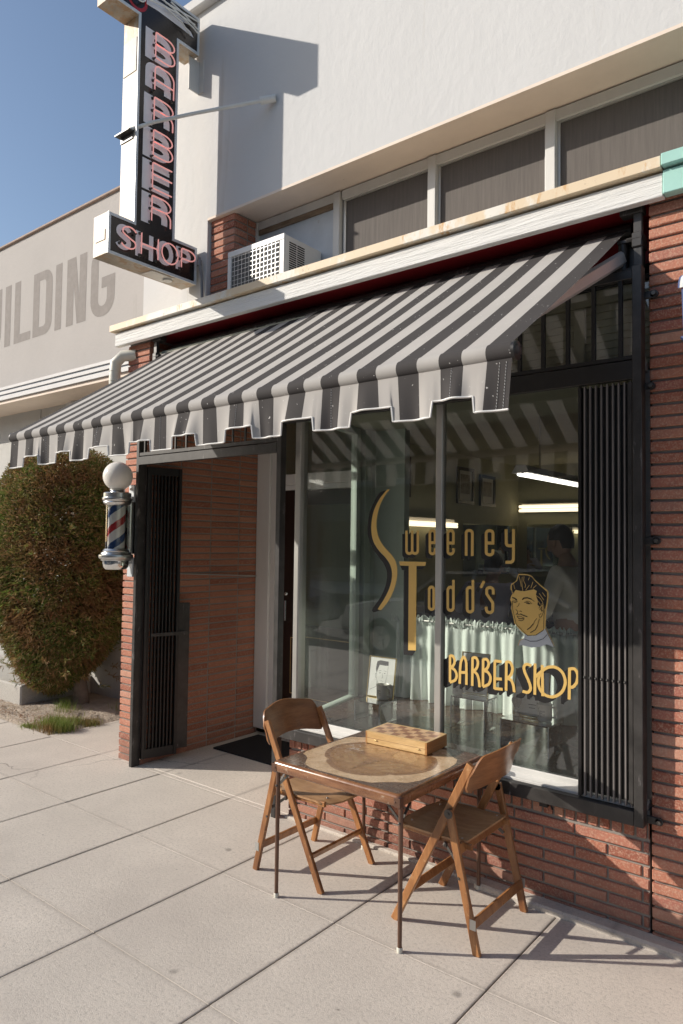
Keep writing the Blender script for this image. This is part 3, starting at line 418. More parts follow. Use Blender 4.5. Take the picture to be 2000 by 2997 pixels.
GLASS=r'''{"small":[[[-2.268,1.816],[-2.267,1.698],[-2.265,1.692],[-2.261,1.687],[-2.255,1.684],[-2.247,1.683],[-2.24,1.684],[-2.233,1.688],[-2.229,1.693],[-2.228,1.699],[-2.229,1.816]],[[-2.228,1.699],[-2.228,1.699],[-2.226,1.693],[-2.222,1.688],[-2.215,1.685],[-2.208,1.684],[-2.201,1.685],[-2.194,1.689],[-2.19,1.694],[-2.189,1.7],[-2.19,1.816]],[[-2.11,1.747],[-2.076,1.748],[-2.076,1.8],[-2.076,1.8],[-2.078,1.806],[-2.081,1.811],[-2.087,1.815],[-2.093,1.816],[-2.1,1.815],[-2.105,1.811],[-2.109,1.806],[-2.11,1.8],[-2.109,1.7],[-2.108,1.694],[-2.104,1.689],[-2.099,1.686],[-2.092,1.685],[-2.086,1.686],[-2.08,1.69],[-2.077,1.695],[-2.075,1.701],[-2.075,1.718]],[[-1.994,1.747],[-1.959,1.747],[-1.959,1.801],[-1.959,1.801],[-1.961,1.806],[-1.964,1.811],[-1.97,1.815],[-1.977,1.816],[-1.983,1.815],[-1.989,1.811],[-1.993,1.806],[-1.994,1.8],[-1.993,1.701],[-1.992,1.695],[-1.988,1.69],[-1.982,1.687],[-1.976,1.686],[-1.969,1.687],[-1.963,1.691],[-1.96,1.696],[-1.958,1.701],[-1.959,1.718]],[[-1.879,1.679],[-1.88,1.802],[-1.879,1.808],[-1.875,1.813],[-1.869,1.816],[-1.861,1.817],[-1.854,1.816],[-1.848,1.813],[-1.844,1.808],[-1.842,1.802],[-1.842,1.678]],[[-1.759,1.75],[-1.72,1.75],[-1.72,1.801],[-1.72,1.801],[-1.722,1.807],[-1.726,1.812],[-1.733,1.815],[-1.74,1.816],[-1.748,1.815],[-1.754,1.812],[-1.758,1.807],[-1.76,1.801],[-1.759,1.701],[-1.758,1.695],[-1.753,1.691],[-1.747,1.688],[-1.739,1.687],[-1.732,1.688],[-1.726,1.691],[-1.721,1.696],[-1.72,1.702],[-1.72,1.717]],[[-1.645,1.824],[-1.644,1.76],[-1.644,1.751],[-1.644,1.748],[-1.643,1.746],[-1.641,1.743],[-1.639,1.741],[-1.637,1.739],[-1.633,1.738],[-1.63,1.737],[-1.627,1.737],[-1.603,1.737]],[[-1.603,1.824],[-1.603,1.67],[-1.603,1.67],[-1.603,1.667],[-1.604,1.663],[-1.606,1.66],[-1.608,1.657],[-1.611,1.654],[-1.614,1.653],[-1.617,1.651],[-1.621,1.651],[-1.648,1.65]],[[-2.112,1.484],[-2.111,1.489],[-2.107,1.494],[-2.103,1.497],[-2.097,1.498],[-2.091,1.498],[-2.086,1.495],[-2.083,1.491],[-2.082,1.486],[-2.081,1.387],[-2.082,1.382],[-2.085,1.377],[-2.09,1.374],[-2.096,1.373],[-2.101,1.373],[-2.106,1.376],[-2.11,1.38],[-2.111,1.385],[-2.112,1.484]],[[-1.992,1.487],[-1.99,1.493],[-1.987,1.498],[-1.981,1.502],[-1.974,1.504],[-1.968,1.503],[-1.962,1.5],[-1.958,1.495],[-1.957,1.489],[-1.956,1.393],[-1.957,1.387],[-1.961,1.381],[-1.967,1.377],[-1.973,1.376],[-1.98,1.377],[-1.986,1.38],[-1.99,1.385],[-1.991,1.391],[-1.992,1.487]],[[-1.957,1.545],[-1.956,1.389]],[[-1.872,1.491],[-1.871,1.498],[-1.867,1.504],[-1.861,1.507],[-1.854,1.509],[-1.848,1.508],[-1.842,1.505],[-1.838,1.5],[-1.837,1.493],[-1.836,1.394],[-1.837,1.388],[-1.841,1.382],[-1.847,1.378],[-1.854,1.376],[-1.86,1.377],[-1.866,1.38],[-1.87,1.385],[-1.871,1.392],[-1.872,1.491]],[[-1.837,1.55],[-1.836,1.392]],[[-1.771,1.546],[-1.791,1.509]],[[-1.717,1.478],[-1.717,1.495],[-1.717,1.5],[-1.719,1.506],[-1.723,1.51],[-1.729,1.513],[-1.736,1.514],[-1.743,1.513],[-1.75,1.509],[-1.754,1.504],[-1.755,1.498],[-1.755,1.479],[-1.719,1.434],[-1.719,1.398],[-1.72,1.392],[-1.724,1.387],[-1.73,1.383],[-1.737,1.381],[-1.745,1.382],[-1.751,1.385],[-1.755,1.39],[-1.757,1.395],[-1.757,1.411]]],"T":[[-2.317,1.636],[-2.134,1.638],[-2.138,1.615],[-2.197,1.613],[-2.196,1.133],[-2.249,1.129],[-2.25,1.612],[-2.311,1.612]],"Tsh":[[[-2.311,1.612],[-2.197,1.613],[-2.138,1.615],[-2.16,1.595],[-2.285,1.585],[-2.298,1.587]],[[-2.25,1.612],[-2.249,1.275],[-2.249,1.129],[-2.196,1.133],[-2.221,1.101],[-2.281,1.1],[-2.282,1.366],[-2.283,1.597]]],"S":[[[-2.388,2.059],[-2.393,2.055],[-2.398,2.05],[-2.405,2.043],[-2.413,2.036],[-2.42,2.027],[-2.427,2.019],[-2.433,2.009],[-2.44,1.999],[-2.447,1.988],[-2.453,1.976],[-2.459,1.964],[-2.464,1.951],[-2.469,1.938],[-2.473,1.924],[-2.476,1.91],[-2.479,1.896],[-2.481,1.882],[-2.482,1.868],[-2.482,1.855],[-2.482,1.841],[-2.481,1.828],[-2.478,1.815],[-2.475,1.802],[-2.472,1.79],[-2.467,1.779],[-2.461,1.768],[-2.455,1.757],[-2.448,1.747],[-2.44,1.737],[-2.431,1.727],[-2.422,1.717],[-2.411,1.707],[-2.399,1.698],[-2.388,1.688],[-2.377,1.679],[-2.368,1.671],[-2.361,1.662],[-2.355,1.655],[-2.349,1.647],[-2.344,1.64],[-2.34,1.632],[-2.337,1.624],[-2.334,1.614],[-2.331,1.605],[-2.33,1.595],[-2.329,1.584],[-2.329,1.573],[-2.329,1.562],[-2.33,1.55],[-2.332,1.538],[-2.334,1.525],[-2.337,1.511],[-2.341,1.498],[-2.345,1.485],[-2.35,1.472],[-2.356,1.459],[-2.363,1.445],[-2.37,1.432],[-2.378,1.419],[-2.386,1.407],[-2.395,1.394],[-2.406,1.382],[-2.418,1.37],[-2.428,1.359],[-2.437,1.35],[-2.444,1.343]],[[-2.406,2.06],[-2.411,2.055],[-2.418,2.049],[-2.427,2.041],[-2.436,2.032],[-2.445,2.023],[-2.453,2.014],[-2.461,2.005],[-2.468,1.995],[-2.476,1.984],[-2.483,1.973],[-2.49,1.962],[-2.495,1.952],[-2.5,1.941],[-2.505,1.931],[-2.508,1.921],[-2.511,1.91],[-2.514,1.899],[-2.516,1.888],[-2.518,1.876],[-2.52,1.864],[-2.521,1.851],[-2.521,1.839],[-2.521,1.826],[-2.52,1.814],[-2.519,1.803],[-2.517,1.792],[-2.515,1.781],[-2.512,1.771],[-2.508,1.761],[-2.504,1.751],[-2.498,1.741],[-2.492,1.732],[-2.485,1.723],[-2.478,1.714],[-2.471,1.706],[-2.463,1.698],[-2.455,1.69],[-2.446,1.683],[-2.438,1.676],[-2.429,1.669],[-2.42,1.662],[-2.413,1.655],[-2.406,1.648],[-2.399,1.64],[-2.392,1.632],[-2.386,1.625],[-2.381,1.616],[-2.377,1.608],[-2.373,1.599],[-2.37,1.59],[-2.368,1.581],[-2.367,1.571],[-2.366,1.561],[-2.366,1.551],[-2.367,1.54],[-2.368,1.529],[-2.37,1.518],[-2.373,1.506],[-2.377,1.495],[-2.381,1.483],[-2.386,1.472],[-2.392,1.46],[-2.398,1.449],[-2.405,1.437],[-2.412,1.425],[-2.419,1.414],[-2.427,1.402],[-2.436,1.39],[-2.446,1.377],[-2.455,1.365],[-2.462,1.355],[-2.468,1.348]]],"Ssh":[[[-2.404,2.06],[-2.41,2.055],[-2.418,2.048],[-2.428,2.04],[-2.439,2.031],[-2.449,2.022],[-2.458,2.013],[-2.465,2.003],[-2.473,1.993],[-2.48,1.983],[-2.486,1.973],[-2.492,1.962],[-2.498,1.952],[-2.503,1.941],[-2.507,1.931],[-2.511,1.921],[-2.514,1.91],[-2.517,1.899],[-2.519,1.888],[-2.521,1.876],[-2.522,1.864],[-2.523,1.851],[-2.524,1.839],[-2.523,1.826],[-2.523,1.814],[-2.521,1.803],[-2.519,1.792],[-2.517,1.781],[-2.514,1.771],[-2.51,1.761],[-2.506,1.751],[-2.501,1.741],[-2.495,1.731],[-2.488,1.721],[-2.481,1.712],[-2.473,1.703],[-2.465,1.695],[-2.457,1.687],[-2.449,1.68],[-2.44,1.673],[-2.431,1.667],[-2.423,1.66],[-2.415,1.653],[-2.408,1.646],[-2.401,1.638],[-2.395,1.63],[-2.389,1.623],[-2.384,1.614],[-2.379,1.606],[-2.376,1.597],[-2.373,1.589],[-2.37,1.58],[-2.369,1.57],[-2.368,1.561],[-2.368,1.551],[-2.369,1.54],[-2.37,1.529],[-2.373,1.518],[-2.376,1.506],[-2.379,1.495],[-2.384,1.483],[-2.388,1.471],[-2.394,1.459],[-2.401,1.447],[-2.407,1.435],[-2.414,1.424],[-2.421,1.412],[-2.429,1.4],[-2.438,1.388],[-2.447,1.376],[-2.455,1.365],[-2.462,1.356],[-2.466,1.348],[-2.465,1.344],[-2.462,1.342],[-2.458,1.342],[-2.452,1.342],[-2.447,1.343],[-2.444,1.343]],[[-2.418,2.056],[-2.423,2.055],[-2.431,2.053],[-2.44,2.051],[-2.45,2.048],[-2.459,2.044],[-2.468,2.038],[-2.476,2.031],[-2.484,2.021],[-2.491,2.01],[-2.499,1.999],[-2.506,1.987],[-2.513,1.975],[-2.519,1.963],[-2.525,1.951],[-2.53,1.938],[-2.535,1.925],[-2.539,1.912],[-2.542,1.898],[-2.545,1.884],[-2.547,1.869],[-2.549,1.854],[-2.55,1.839],[-2.55,1.824],[-2.549,1.809],[-2.548,1.795],[-2.545,1.782],[-2.541,1.768],[-2.537,1.755],[-2.532,1.743],[-2.526,1.731],[-2.52,1.72],[-2.512,1.709],[-2.504,1.7],[-2.496,1.69],[-2.487,1.681],[-2.478,1.671],[-2.469,1.661],[-2.459,1.651],[-2.448,1.641],[-2.438,1.631],[-2.429,1.621],[-2.422,1.611],[-2.416,1.602],[-2.412,1.594],[-2.408,1.586],[-2.406,1.577],[-2.404,1.569],[-2.403,1.559],[-2.403,1.549],[-2.403,1.538],[-2.405,1.527],[-2.407,1.515],[-2.409,1.503],[-2.413,1.491],[-2.417,1.479],[-2.423,1.467],[-2.429,1.454],[-2.436,1.442],[-2.443,1.429],[-2.451,1.417],[-2.46,1.404],[-2.471,1.391],[-2.483,1.378],[-2.494,1.365],[-2.503,1.354],[-2.509,1.345],[-2.511,1.339],[-2.51,1.335],[-2.507,1.332],[-2.503,1.33],[-2.5,1.328],[-2.498,1.327]]],"big":[[[-1.975,1.131],[-1.974,0.984]],[[-1.975,1.129],[-1.973,1.129],[-1.97,1.129],[-1.967,1.129],[-1.963,1.129],[-1.959,1.128],[-1.956,1.127],[-1.954,1.124],[-1.952,1.121],[-1.949,1.117],[-1.948,1.113],[-1.946,1.109],[-1.946,1.105],[-1.945,1.102],[-1.946,1.097],[-1.946,1.093],[-1.948,1.089],[-1.949,1.086],[-1.951,1.082],[-1.953,1.079],[-1.956,1.075],[-1.96,1.072],[-1.963,1.069],[-1.966,1.067],[-1.968,1.065]],[[-1.968,1.065],[-1.965,1.064],[-1.961,1.062],[-1.956,1.06],[-1.952,1.058],[-1.947,1.056],[-1.944,1.053],[-1.941,1.049],[-1.938,1.045],[-1.936,1.041],[-1.934,1.037],[-1.933,1.032],[-1.932,1.028],[-1.932,1.023],[-1.933,1.018],[-1.934,1.013],[-1.936,1.009],[-1.938,1.004],[-1.941,1.0],[-1.946,0.996],[-1.952,0.993],[-1.958,0.99],[-1.965,0.987],[-1.97,0.985],[-1.974,0.984]],[[-1.914,0.983],[-1.914,0.989],[-1.914,0.998],[-1.913,1.008],[-1.913,1.02],[-1.913,1.031],[-1.913,1.041],[-1.912,1.051],[-1.912,1.062],[-1.911,1.072],[-1.91,1.081],[-1.909,1.09],[-1.908,1.098],[-1.906,1.106],[-1.903,1.113],[-1.9,1.119],[-1.897,1.124],[-1.894,1.128],[-1.891,1.13],[-1.888,1.129],[-1.885,1.127],[-1.882,1.123],[-1.88,1.118],[-1.877,1.113],[-1.876,1.106],[-1.874,1.098],[-1.874,1.089],[-1.874,1.079],[-1.873,1.068],[-1.874,1.057],[-1.873,1.046],[-1.873,1.035],[-1.873,1.023],[-1.873,1.011],[-1.873,0.999],[-1.873,0.99],[-1.873,0.983]],[[-1.912,1.045],[-1.873,1.049]],[[-1.837,1.134],[-1.838,0.982]],[[-1.837,1.131],[-1.834,1.132],[-1.831,1.133],[-1.827,1.134],[-1.823,1.135],[-1.819,1.135],[-1.815,1.134],[-1.813,1.131],[-1.81,1.128],[-1.808,1.124],[-1.806,1.12],[-1.805,1.115],[-1.804,1.11],[-1.804,1.106],[-1.805,1.1],[-1.806,1.095],[-1.808,1.089],[-1.81,1.084],[-1.812,1.08],[-1.815,1.076],[-1.818,1.073],[-1.822,1.069],[-1.826,1.067],[-1.829,1.064],[-1.832,1.063]],[[-1.832,1.063],[-1.829,1.061],[-1.825,1.059],[-1.82,1.057],[-1.816,1.054],[-1.812,1.051],[-1.808,1.047],[-1.806,1.043],[-1.804,1.039],[-1.802,1.034],[-1.801,1.029],[-1.799,1.024],[-1.798,1.019],[-1.797,1.013],[-1.796,1.006],[-1.795,0.998],[-1.795,0.991],[-1.794,0.985],[-1.794,0.981]],[[-1.774,1.134],[-1.775,0.987]],[[-1.774,1.131],[-1.772,1.131],[-1.768,1.132],[-1.764,1.133],[-1.76,1.134],[-1.756,1.134],[-1.753,1.133],[-1.75,1.131],[-1.748,1.129],[-1.745,1.125],[-1.744,1.122],[-1.742,1.118],[-1.741,1.114],[-1.741,1.11],[-1.742,1.106],[-1.743,1.102],[-1.744,1.098],[-1.746,1.094],[-1.748,1.09],[-1.751,1.086],[-1.754,1.083],[-1.758,1.08],[-1.762,1.077],[-1.765,1.075],[-1.767,1.073]],[[-1.767,1.073],[-1.764,1.072],[-1.76,1.071],[-1.756,1.07],[-1.751,1.069],[-1.746,1.067],[-1.743,1.064],[-1.74,1.061],[-1.737,1.057],[-1.734,1.053],[-1.732,1.049],[-1.73,1.044],[-1.73,1.039],[-1.73,1.033],[-1.731,1.027],[-1.732,1.021],[-1.735,1.015],[-1.737,1.009],[-1.741,1.004],[-1.746,1.0],[-1.752,0.997],[-1.759,0.993],[-1.765,0.991],[-1.771,0.988],[-1.775,0.987]],[[-1.706,1.134],[-1.707,0.983]],[[-1.706,1.131],[-1.667,1.131]],[[-1.706,1.038],[-1.665,1.041]],[[-1.707,0.987],[-1.66,0.989]],[[-1.641,1.137],[-1.642,0.984]],[[-1.641,1.133],[-1.639,1.133],[-1.635,1.134],[-1.631,1.135],[-1.627,1.135],[-1.623,1.134],[-1.619,1.133],[-1.616,1.13],[-1.613,1.126],[-1.611,1.121],[-1.609,1.116],[-1.607,1.11],[-1.606,1.105],[-1.606,1.099],[-1.607,1.093],[-1.608,1.087],[-1.61,1.081],[-1.612,1.075],[-1.614,1.07],[-1.618,1.066],[-1.621,1.061],[-1.626,1.057],[-1.63,1.054],[-1.634,1.051],[-1.636,1.049]],[[-1.636,1.049],[-1.634,1.048],[-1.63,1.048],[-1.626,1.047],[-1.622,1.046],[-1.618,1.045],[-1.614,1.043],[-1.612,1.04],[-1.609,1.037],[-1.607,1.033],[-1.605,1.029],[-1.603,1.025],[-1.602,1.02],[-1.6,1.014],[-1.599,1.007],[-1.598,1.0],[-1.597,0.993],[-1.596,0.987],[-1.596,0.983]],[[-1.503,1.129],[-1.506,1.13],[-1.51,1.131],[-1.515,1.132],[-1.519,1.134],[-1.524,1.134],[-1.527,1.134],[-1.531,1.133],[-1.534,1.132],[-1.537,1.13],[-1.539,1.127],[-1.541,1.125],[-1.543,1.122],[-1.543,1.119],[-1.544,1.115],[-1.544,1.112],[-1.543,1.107],[-1.542,1.103],[-1.541,1.099],[-1.539,1.094],[-1.537,1.088],[-1.534,1.083],[-1.531,1.077],[-1.528,1.071],[-1.525,1.065],[-1.522,1.06],[-1.519,1.054],[-1.517,1.048],[-1.514,1.042],[-1.512,1.037],[-1.51,1.032],[-1.509,1.028],[-1.508,1.023],[-1.507,1.02],[-1.507,1.016],[-1.508,1.012],[-1.508,1.009],[-1.51,1.006],[-1.511,1.003],[-1.514,1.0],[-1.516,0.997],[-1.519,0.995],[-1.523,0.993],[-1.527,0.992],[-1.532,0.992],[-1.538,0.993],[-1.543,0.994],[-1.548,0.994],[-1.551,0.995]],[[-1.484,1.143],[-1.485,0.986]],[[-1.446,1.14],[-1.443,0.985]],[[-1.484,1.074],[-1.447,1.11]],[[-1.327,1.072],[-1.328,1.06],[-1.331,1.049],[-1.335,1.037],[-1.34,1.027],[-1.347,1.017],[-1.356,1.008],[-1.365,1.001],[-1.375,0.995],[-1.385,0.991],[-1.396,0.988],[-1.407,0.988],[-1.418,0.989],[-1.428,0.992],[-1.438,0.997],[-1.446,1.003],[-1.453,1.011],[-1.459,1.02],[-1.463,1.031],[-1.466,1.042],[-1.467,1.053],[-1.466,1.065],[-1.463,1.077],[-1.459,1.089],[-1.453,1.099],[-1.446,1.109],[-1.438,1.118],[-1.428,1.125],[-1.418,1.131],[-1.407,1.135],[-1.396,1.137],[-1.386,1.138],[-1.375,1.136],[-1.365,1.133],[-1.356,1.128],[-1.347,1.121],[-1.34,1.113],[-1.335,1.104],[-1.331,1.094],[-1.328,1.083],[-1.327,1.072]],[[-1.306,1.143],[-1.308,0.988]],[[-1.306,1.138],[-1.303,1.138],[-1.299,1.139],[-1.294,1.14],[-1.289,1.141],[-1.284,1.141],[-1.28,1.14],[-1.277,1.137],[-1.274,1.134],[-1.271,1.13],[-1.269,1.126],[-1.267,1.121],[-1.266,1.116],[-1.265,1.11],[-1.265,1.104],[-1.266,1.097],[-1.267,1.09],[-1.268,1.084],[-1.27,1.078],[-1.272,1.073],[-1.275,1.068],[-1.278,1.064],[-1.281,1.06],[-1.284,1.056],[-1.287,1.054],[-1.29,1.052],[-1.293,1.05],[-1.297,1.05],[-1.3,1.049],[-1.302,1.049],[-1.304,1.049]]],"F":{"gold":[[-1.62,1.526],[-1.616,1.539],[-1.597,1.549],[-1.587,1.559],[-1.578,1.59],[-1.572,1.593],[-1.529,1.592],[-1.505,1.585],[-1.484,1.563],[-1.457,1.541],[-1.416,1.512],[-1.414,1.487],[-1.418,1.45],[-1.425,1.422],[-1.431,1.323],[-1.441,1.314],[-1.483,1.283],[-1.528,1.278],[-1.55,1.292],[-1.569,1.306],[-1.598,1.336],[-1.605,1.369],[-1.617,1.411],[-1.614,1.437],[-1.621,1.455],[-1.619,1.473],[-1.608,1.489],[-1.62,1.511]],"hair":[[-1.613,1.532],[-1.597,1.545],[-1.583,1.556],[-1.574,1.586],[-1.529,1.587],[-1.505,1.58],[-1.484,1.558],[-1.457,1.535],[-1.422,1.508],[-1.421,1.482],[-1.426,1.449],[-1.434,1.414],[-1.44,1.446],[-1.447,1.45],[-1.462,1.431],[-1.473,1.441],[-1.47,1.459],[-1.478,1.478],[-1.481,1.493],[-1.476,1.509],[-1.492,1.517],[-1.518,1.511],[-1.542,1.505],[-1.564,1.505],[-1.591,1.509],[-1.605,1.489],[-1.612,1.506]],"collar":[[-1.578,1.224],[-1.566,1.253],[-1.546,1.262],[-1.54,1.286],[-1.52,1.277],[-1.483,1.282],[-1.441,1.312],[-1.431,1.325],[-1.418,1.299],[-1.382,1.234],[-1.423,1.245],[-1.457,1.23],[-1.504,1.221],[-1.55,1.227]]},"Fh":[[0.0024,[[-1.572,1.58],[-1.564,1.55],[-1.56,1.527]]],[0.0024,[[-1.555,1.578],[-1.557,1.545],[-1.552,1.507]]],[0.0024,[[-1.545,1.581],[-1.547,1.558],[-1.536,1.536],[-1.54,1.523]]],[0.0024,[[-1.602,1.538],[-1.595,1.512]]],[0.0024,[[-1.516,1.537],[-1.536,1.51]]],[0.0024,[[-1.497,1.555],[-1.508,1.522]]],[0.0024,[[-1.478,1.539],[-1.497,1.521]]],[0.0024,[[-1.463,1.498],[-1.439,1.466]]],[0.0024,[[-1.446,1.503],[-1.431,1.484]]],[0.0024,[[-1.478,1.486],[-1.457,1.472],[-1.443,1.451]]],[0.0024,[[-1.468,1.459],[-1.457,1.442]]],[0.0024,[[-1.516,1.577],[-1.522,1.562]]]],"Fb":[[0.0024,[[-1.61,1.45],[-1.607,1.409],[-1.596,1.364],[-1.588,1.335],[-1.563,1.311],[-1.536,1.286],[-1.523,1.279],[-1.483,1.285],[-1.44,1.315],[-1.438,1.387],[-1.434,1.414]]],[0.0053,[[-1.61,1.469],[-1.597,1.465],[-1.583,1.456]]],[0.0058,[[-1.554,1.46],[-1.546,1.469],[-1.526,1.472],[-1.505,1.466]]],[0.0027,[[-1.505,1.466],[-1.489,1.455]]],[0.0024,[[-1.608,1.449],[-1.594,1.452],[-1.58,1.448]]],[0.0032,[[-1.602,1.444],[-1.587,1.444]]],[0.0024,[[-1.545,1.447],[-1.526,1.45],[-1.51,1.441]]],[0.0037,[[-1.533,1.444],[-1.515,1.442]]],[0.0019,[[-1.537,1.454],[-1.515,1.454],[-1.502,1.442]]],[0.0024,[[-1.571,1.442],[-1.574,1.43],[-1.584,1.421]]],[0.0024,[[-1.59,1.409],[-1.58,1.399],[-1.58,1.385],[-1.568,1.382]]],[0.0032,[[-1.569,1.4],[-1.562,1.402],[-1.557,1.397]]],[0.0032,[[-1.589,1.38],[-1.58,1.391]]],[0.0042,[[-1.566,1.387],[-1.55,1.381],[-1.526,1.375]]],[0.0024,[[-1.583,1.374],[-1.564,1.375],[-1.541,1.366]]],[0.0032,[[-1.583,1.373],[-1.572,1.362],[-1.545,1.365]]],[0.0027,[[-1.574,1.353],[-1.558,1.352],[-1.543,1.361]]],[0.0042,[[-1.528,1.309],[-1.51,1.323],[-1.494,1.342]]],[0.0021,[[-1.494,1.342],[-1.486,1.358],[-1.475,1.371]]],[0.0037,[[-1.51,1.296],[-1.483,1.313],[-1.471,1.337]]],[0.0024,[[-1.471,1.337],[-1.462,1.37]]],[0.0024,[[-1.465,1.422],[-1.453,1.44],[-1.443,1.446],[-1.438,1.426],[-1.441,1.404],[-1.451,1.381],[-1.46,1.377],[-1.464,1.393]]],[0.0037,[[-1.46,1.415],[-1.448,1.433],[-1.451,1.41],[-1.443,1.412]]],[0.0021,[[-1.46,1.39],[-1.452,1.399]]],[0.0024,[[-1.543,1.261],[-1.51,1.252],[-1.473,1.257],[-1.441,1.272],[-1.421,1.295]]],[0.0019,[[-1.431,1.324],[-1.417,1.297],[-1.383,1.234]]]],"Fg":[[0.0027,[[-1.546,1.262],[-1.566,1.252],[-1.577,1.224]]],[0.0019,[[-1.428,1.326],[-1.413,1.298],[-1.383,1.242]]]]}'''
SKYROT=234.9
# ================================================================== SETTING
XJ=[-14.32+.765*i for i in range(24)]   # joints square to the shop front
XJ=[-5.14+.765*i for i in range(-14,12)]
YJ=[-2.1+0.0,-1.22,-.42,.33,1.085,1.845,2.59,3.355]
g=M();rr=random.Random(3)
for i in range(len(XJ)-1):
    for j in range(len(YJ)-1):
        gx=.0035;gy=.0012
        x0,x1,y0,y1=XJ[i]+gx,XJ[i+1]-gx,YJ[j]+gy,YJ[j+1]-gy
        z=rr.uniform(-.0012,.0012);b=.004
        vs=[(x0,y0,z-.0015),(x1,y0,z-.0015),(x1,y1,z-.0015),(x0,y1,z-.0015),(x0+b,y0+.0012,z),(x1-b,y0+.0012,z),(x1-b,y1-.0012,z),(x0+b,y1-.0012,z),(x0,y0,-.03),(x1,y0,-.03),(x1,y1,-.03),(x0,y1,-.03)]
        g.add(vs,[(4,5,6,7),(0,1,5,4),(1,2,6,5),(2,3,7,6),(3,0,4,7),(8,9,1,0),(9,10,2,1),(10,11,3,2),(11,8,0,3)])
# strip by the wall, entry slab, pad left of the pier
def slab(x0,x1,y0,y1,z=0.0):
    b=.004;vs=[(x0,y0,z-b),(x1,y0,z-b),(x1,y1,z-b),(x0,y1,z-b),(x0+b,y0+b,z),(x1-b,y0+b,z),(x1-b,y1-b,z),(x0+b,y1-b,z),(x0,y0,-.03),(x1,y0,-.03),(x1,y1,-.03),(x0,y1,-.03)]
    g.add(vs,[(4,5,6,7),(0,1,5,4),(1,2,6,5),(2,3,7,6),(3,0,4,7),(8,9,1,0),(9,10,2,1),(10,11,3,2),(11,8,0,3)])
slab(-4.98,3.8,3.358,3.40,.001);slab(-4.80,-3.02,3.402,4.9,.002);slab(-5.955,-4.93,3.358,4.6,0)
tag(g.build('sidewalk',MT['concrete'],origin=(0,0,0)),'pale concrete sidewalk scored into square slabs',None,None,'structure')
g=M();g.box(-19,9,-2.25,5.5,-.20,-.018);tag(g.build('ground_base',MT['joint'],origin=(0,0,0)),'dark bed seen in the sidewalk joints',None,None,'structure')
g=M();nx,ny=40,28
for j in range(ny+1):
    for i in range(nx+1):
        x=-9.2+i*(3.25/nx);y=3.36+j*(1.2/ny);e=min(1,(x+9.2)/.1,(-5.95-x)/.12,(y-3.36)/.12)
        g.v.append((x,y,-.012+max(0,e)*(.02+.03*random.random()*.6+.03*math.exp(-((x+6.7)**2+(y-4.1)**2)*3))))
for j in range(ny):
    for i in range(nx): a=j*(nx+1)+i;g.f.append((a,a+1,a+nx+2,a+nx+1));g.mi.append(0)
tag(g.build('dirt_bed',MT['dirt'],origin=(0,0,0),smooth=True,ang=180),'dry dirt bed under the clipped shrub',None,None,'structure')
g=M();g.box(-60,60,-13,-2.26,-.3,-.13);tag(g.build('road',MT['asphalt'],origin=(0,0,0)),'asphalt street',None,None,'structure')
g=M();g.box(-60,60,-17,-13,-.3,0.0,b=.03);g.box(-60,-19,-2.25,5.5,-.3,-.003);g.box(9,60,-2.25,5.5,-.3,-.003);tag(g.build('far_pavement',MT['concrete'],origin=(0,0,0)),'far pavement across the street',None,None,'structure')
g=M();g.box(-400,400,-400,400,-.6,-.31);tag(g.build('ground',MT['asphalt'],origin=(0,0,0)),'ground out to the horizon',None,None,'structure')

# ================================================================== BARBER SHOP BUILDING
bld=thing('barber_shop_building','white stucco and red brick barber shop with a large lettered display window','building',(-2.8,3.4,0))
def bricks(m,org,U,Nn,L,z0,rows,h=.0545,bl=.297,jt=.011,bond='run',hb=.0425,dep=.05,jit=.0016,skip=None,ends=None):
    """courses on the plane through org ; U along, Nn outward"""
    O=Vector(org);U=Vector(U);Nn=Vector(Nn);Z=Vector((0,0,1));st=bl+jt
    for r in range(rows):
        off=(0 if r%2 else -st/2) if bond=='run' else 0
        if bond=='third': off=-(r*7%5)*st/5
        x=off;zz=z0+r*h
        while x<L-.004:
            a=max(0,x);b=min(L,x+bl)
            if b-a>.012 and not(skip and skip(a,b,zz)):
                d=random.uniform(-jit,jit);dz=random.uniform(-.0006,.0006);e=.0035
                P=lambda u,n,z:O+U*u+Nn*n+Z*z
                z1=zz+dz;z2=zz+hb+dz
                vs=[P(a,-dep,z1),P(b,-dep,z1),P(b,-dep,z2),P(a,-dep,z2),P(a,d-e,z1),P(b,d-e,z1),P(b,d-e,z2),P(a,d-e,z2),P(a+e,d,z1+e),P(b-e,d,z1+e),P(b-e,d,z2-e),P(a+e,d,z2-e)]
                m.add(vs,[(8,9,10,11),(4,5,9,8),(5,6,10,9),(6,7,11,10),(7,4,8,11),(0,1,5,4),(1,2,6,5),(2,3,7,6),(3,0,4,7)])
            x+=st
R=.011  # mortar recess
# low wall under the window
m=M();bricks(m,(-3.10,3.38,0),(1,0,0),(0,-1,0),2.178,-.004,8)
for i in range(41):   # soldier course
    x0=-3.10+i*.0545+.0;d=random.uniform(-.001,.001);m.box(x0,min(x0+.0425,-.922),3.38+d,3.42,.4365,.53,b=.003)
bricks(m,(-3.10,3.38,0),Vector((-.204,.979,0)),Vector((-.979,-.204,0)),.86,-.004,11)
m.build('low_brick_wall',MT['brick'],bld)
m=M();m.box(-3.09,-.92,3.38+R,3.45,0,.56);m.prism([(-3.09,3.44),(-3.0,3.44),(-3.15,4.25),(-3.26,4.25)],lambda p,q,d:(p,q,d),0,.56);m.build('wall_mortar',MT['mortar'],bld)
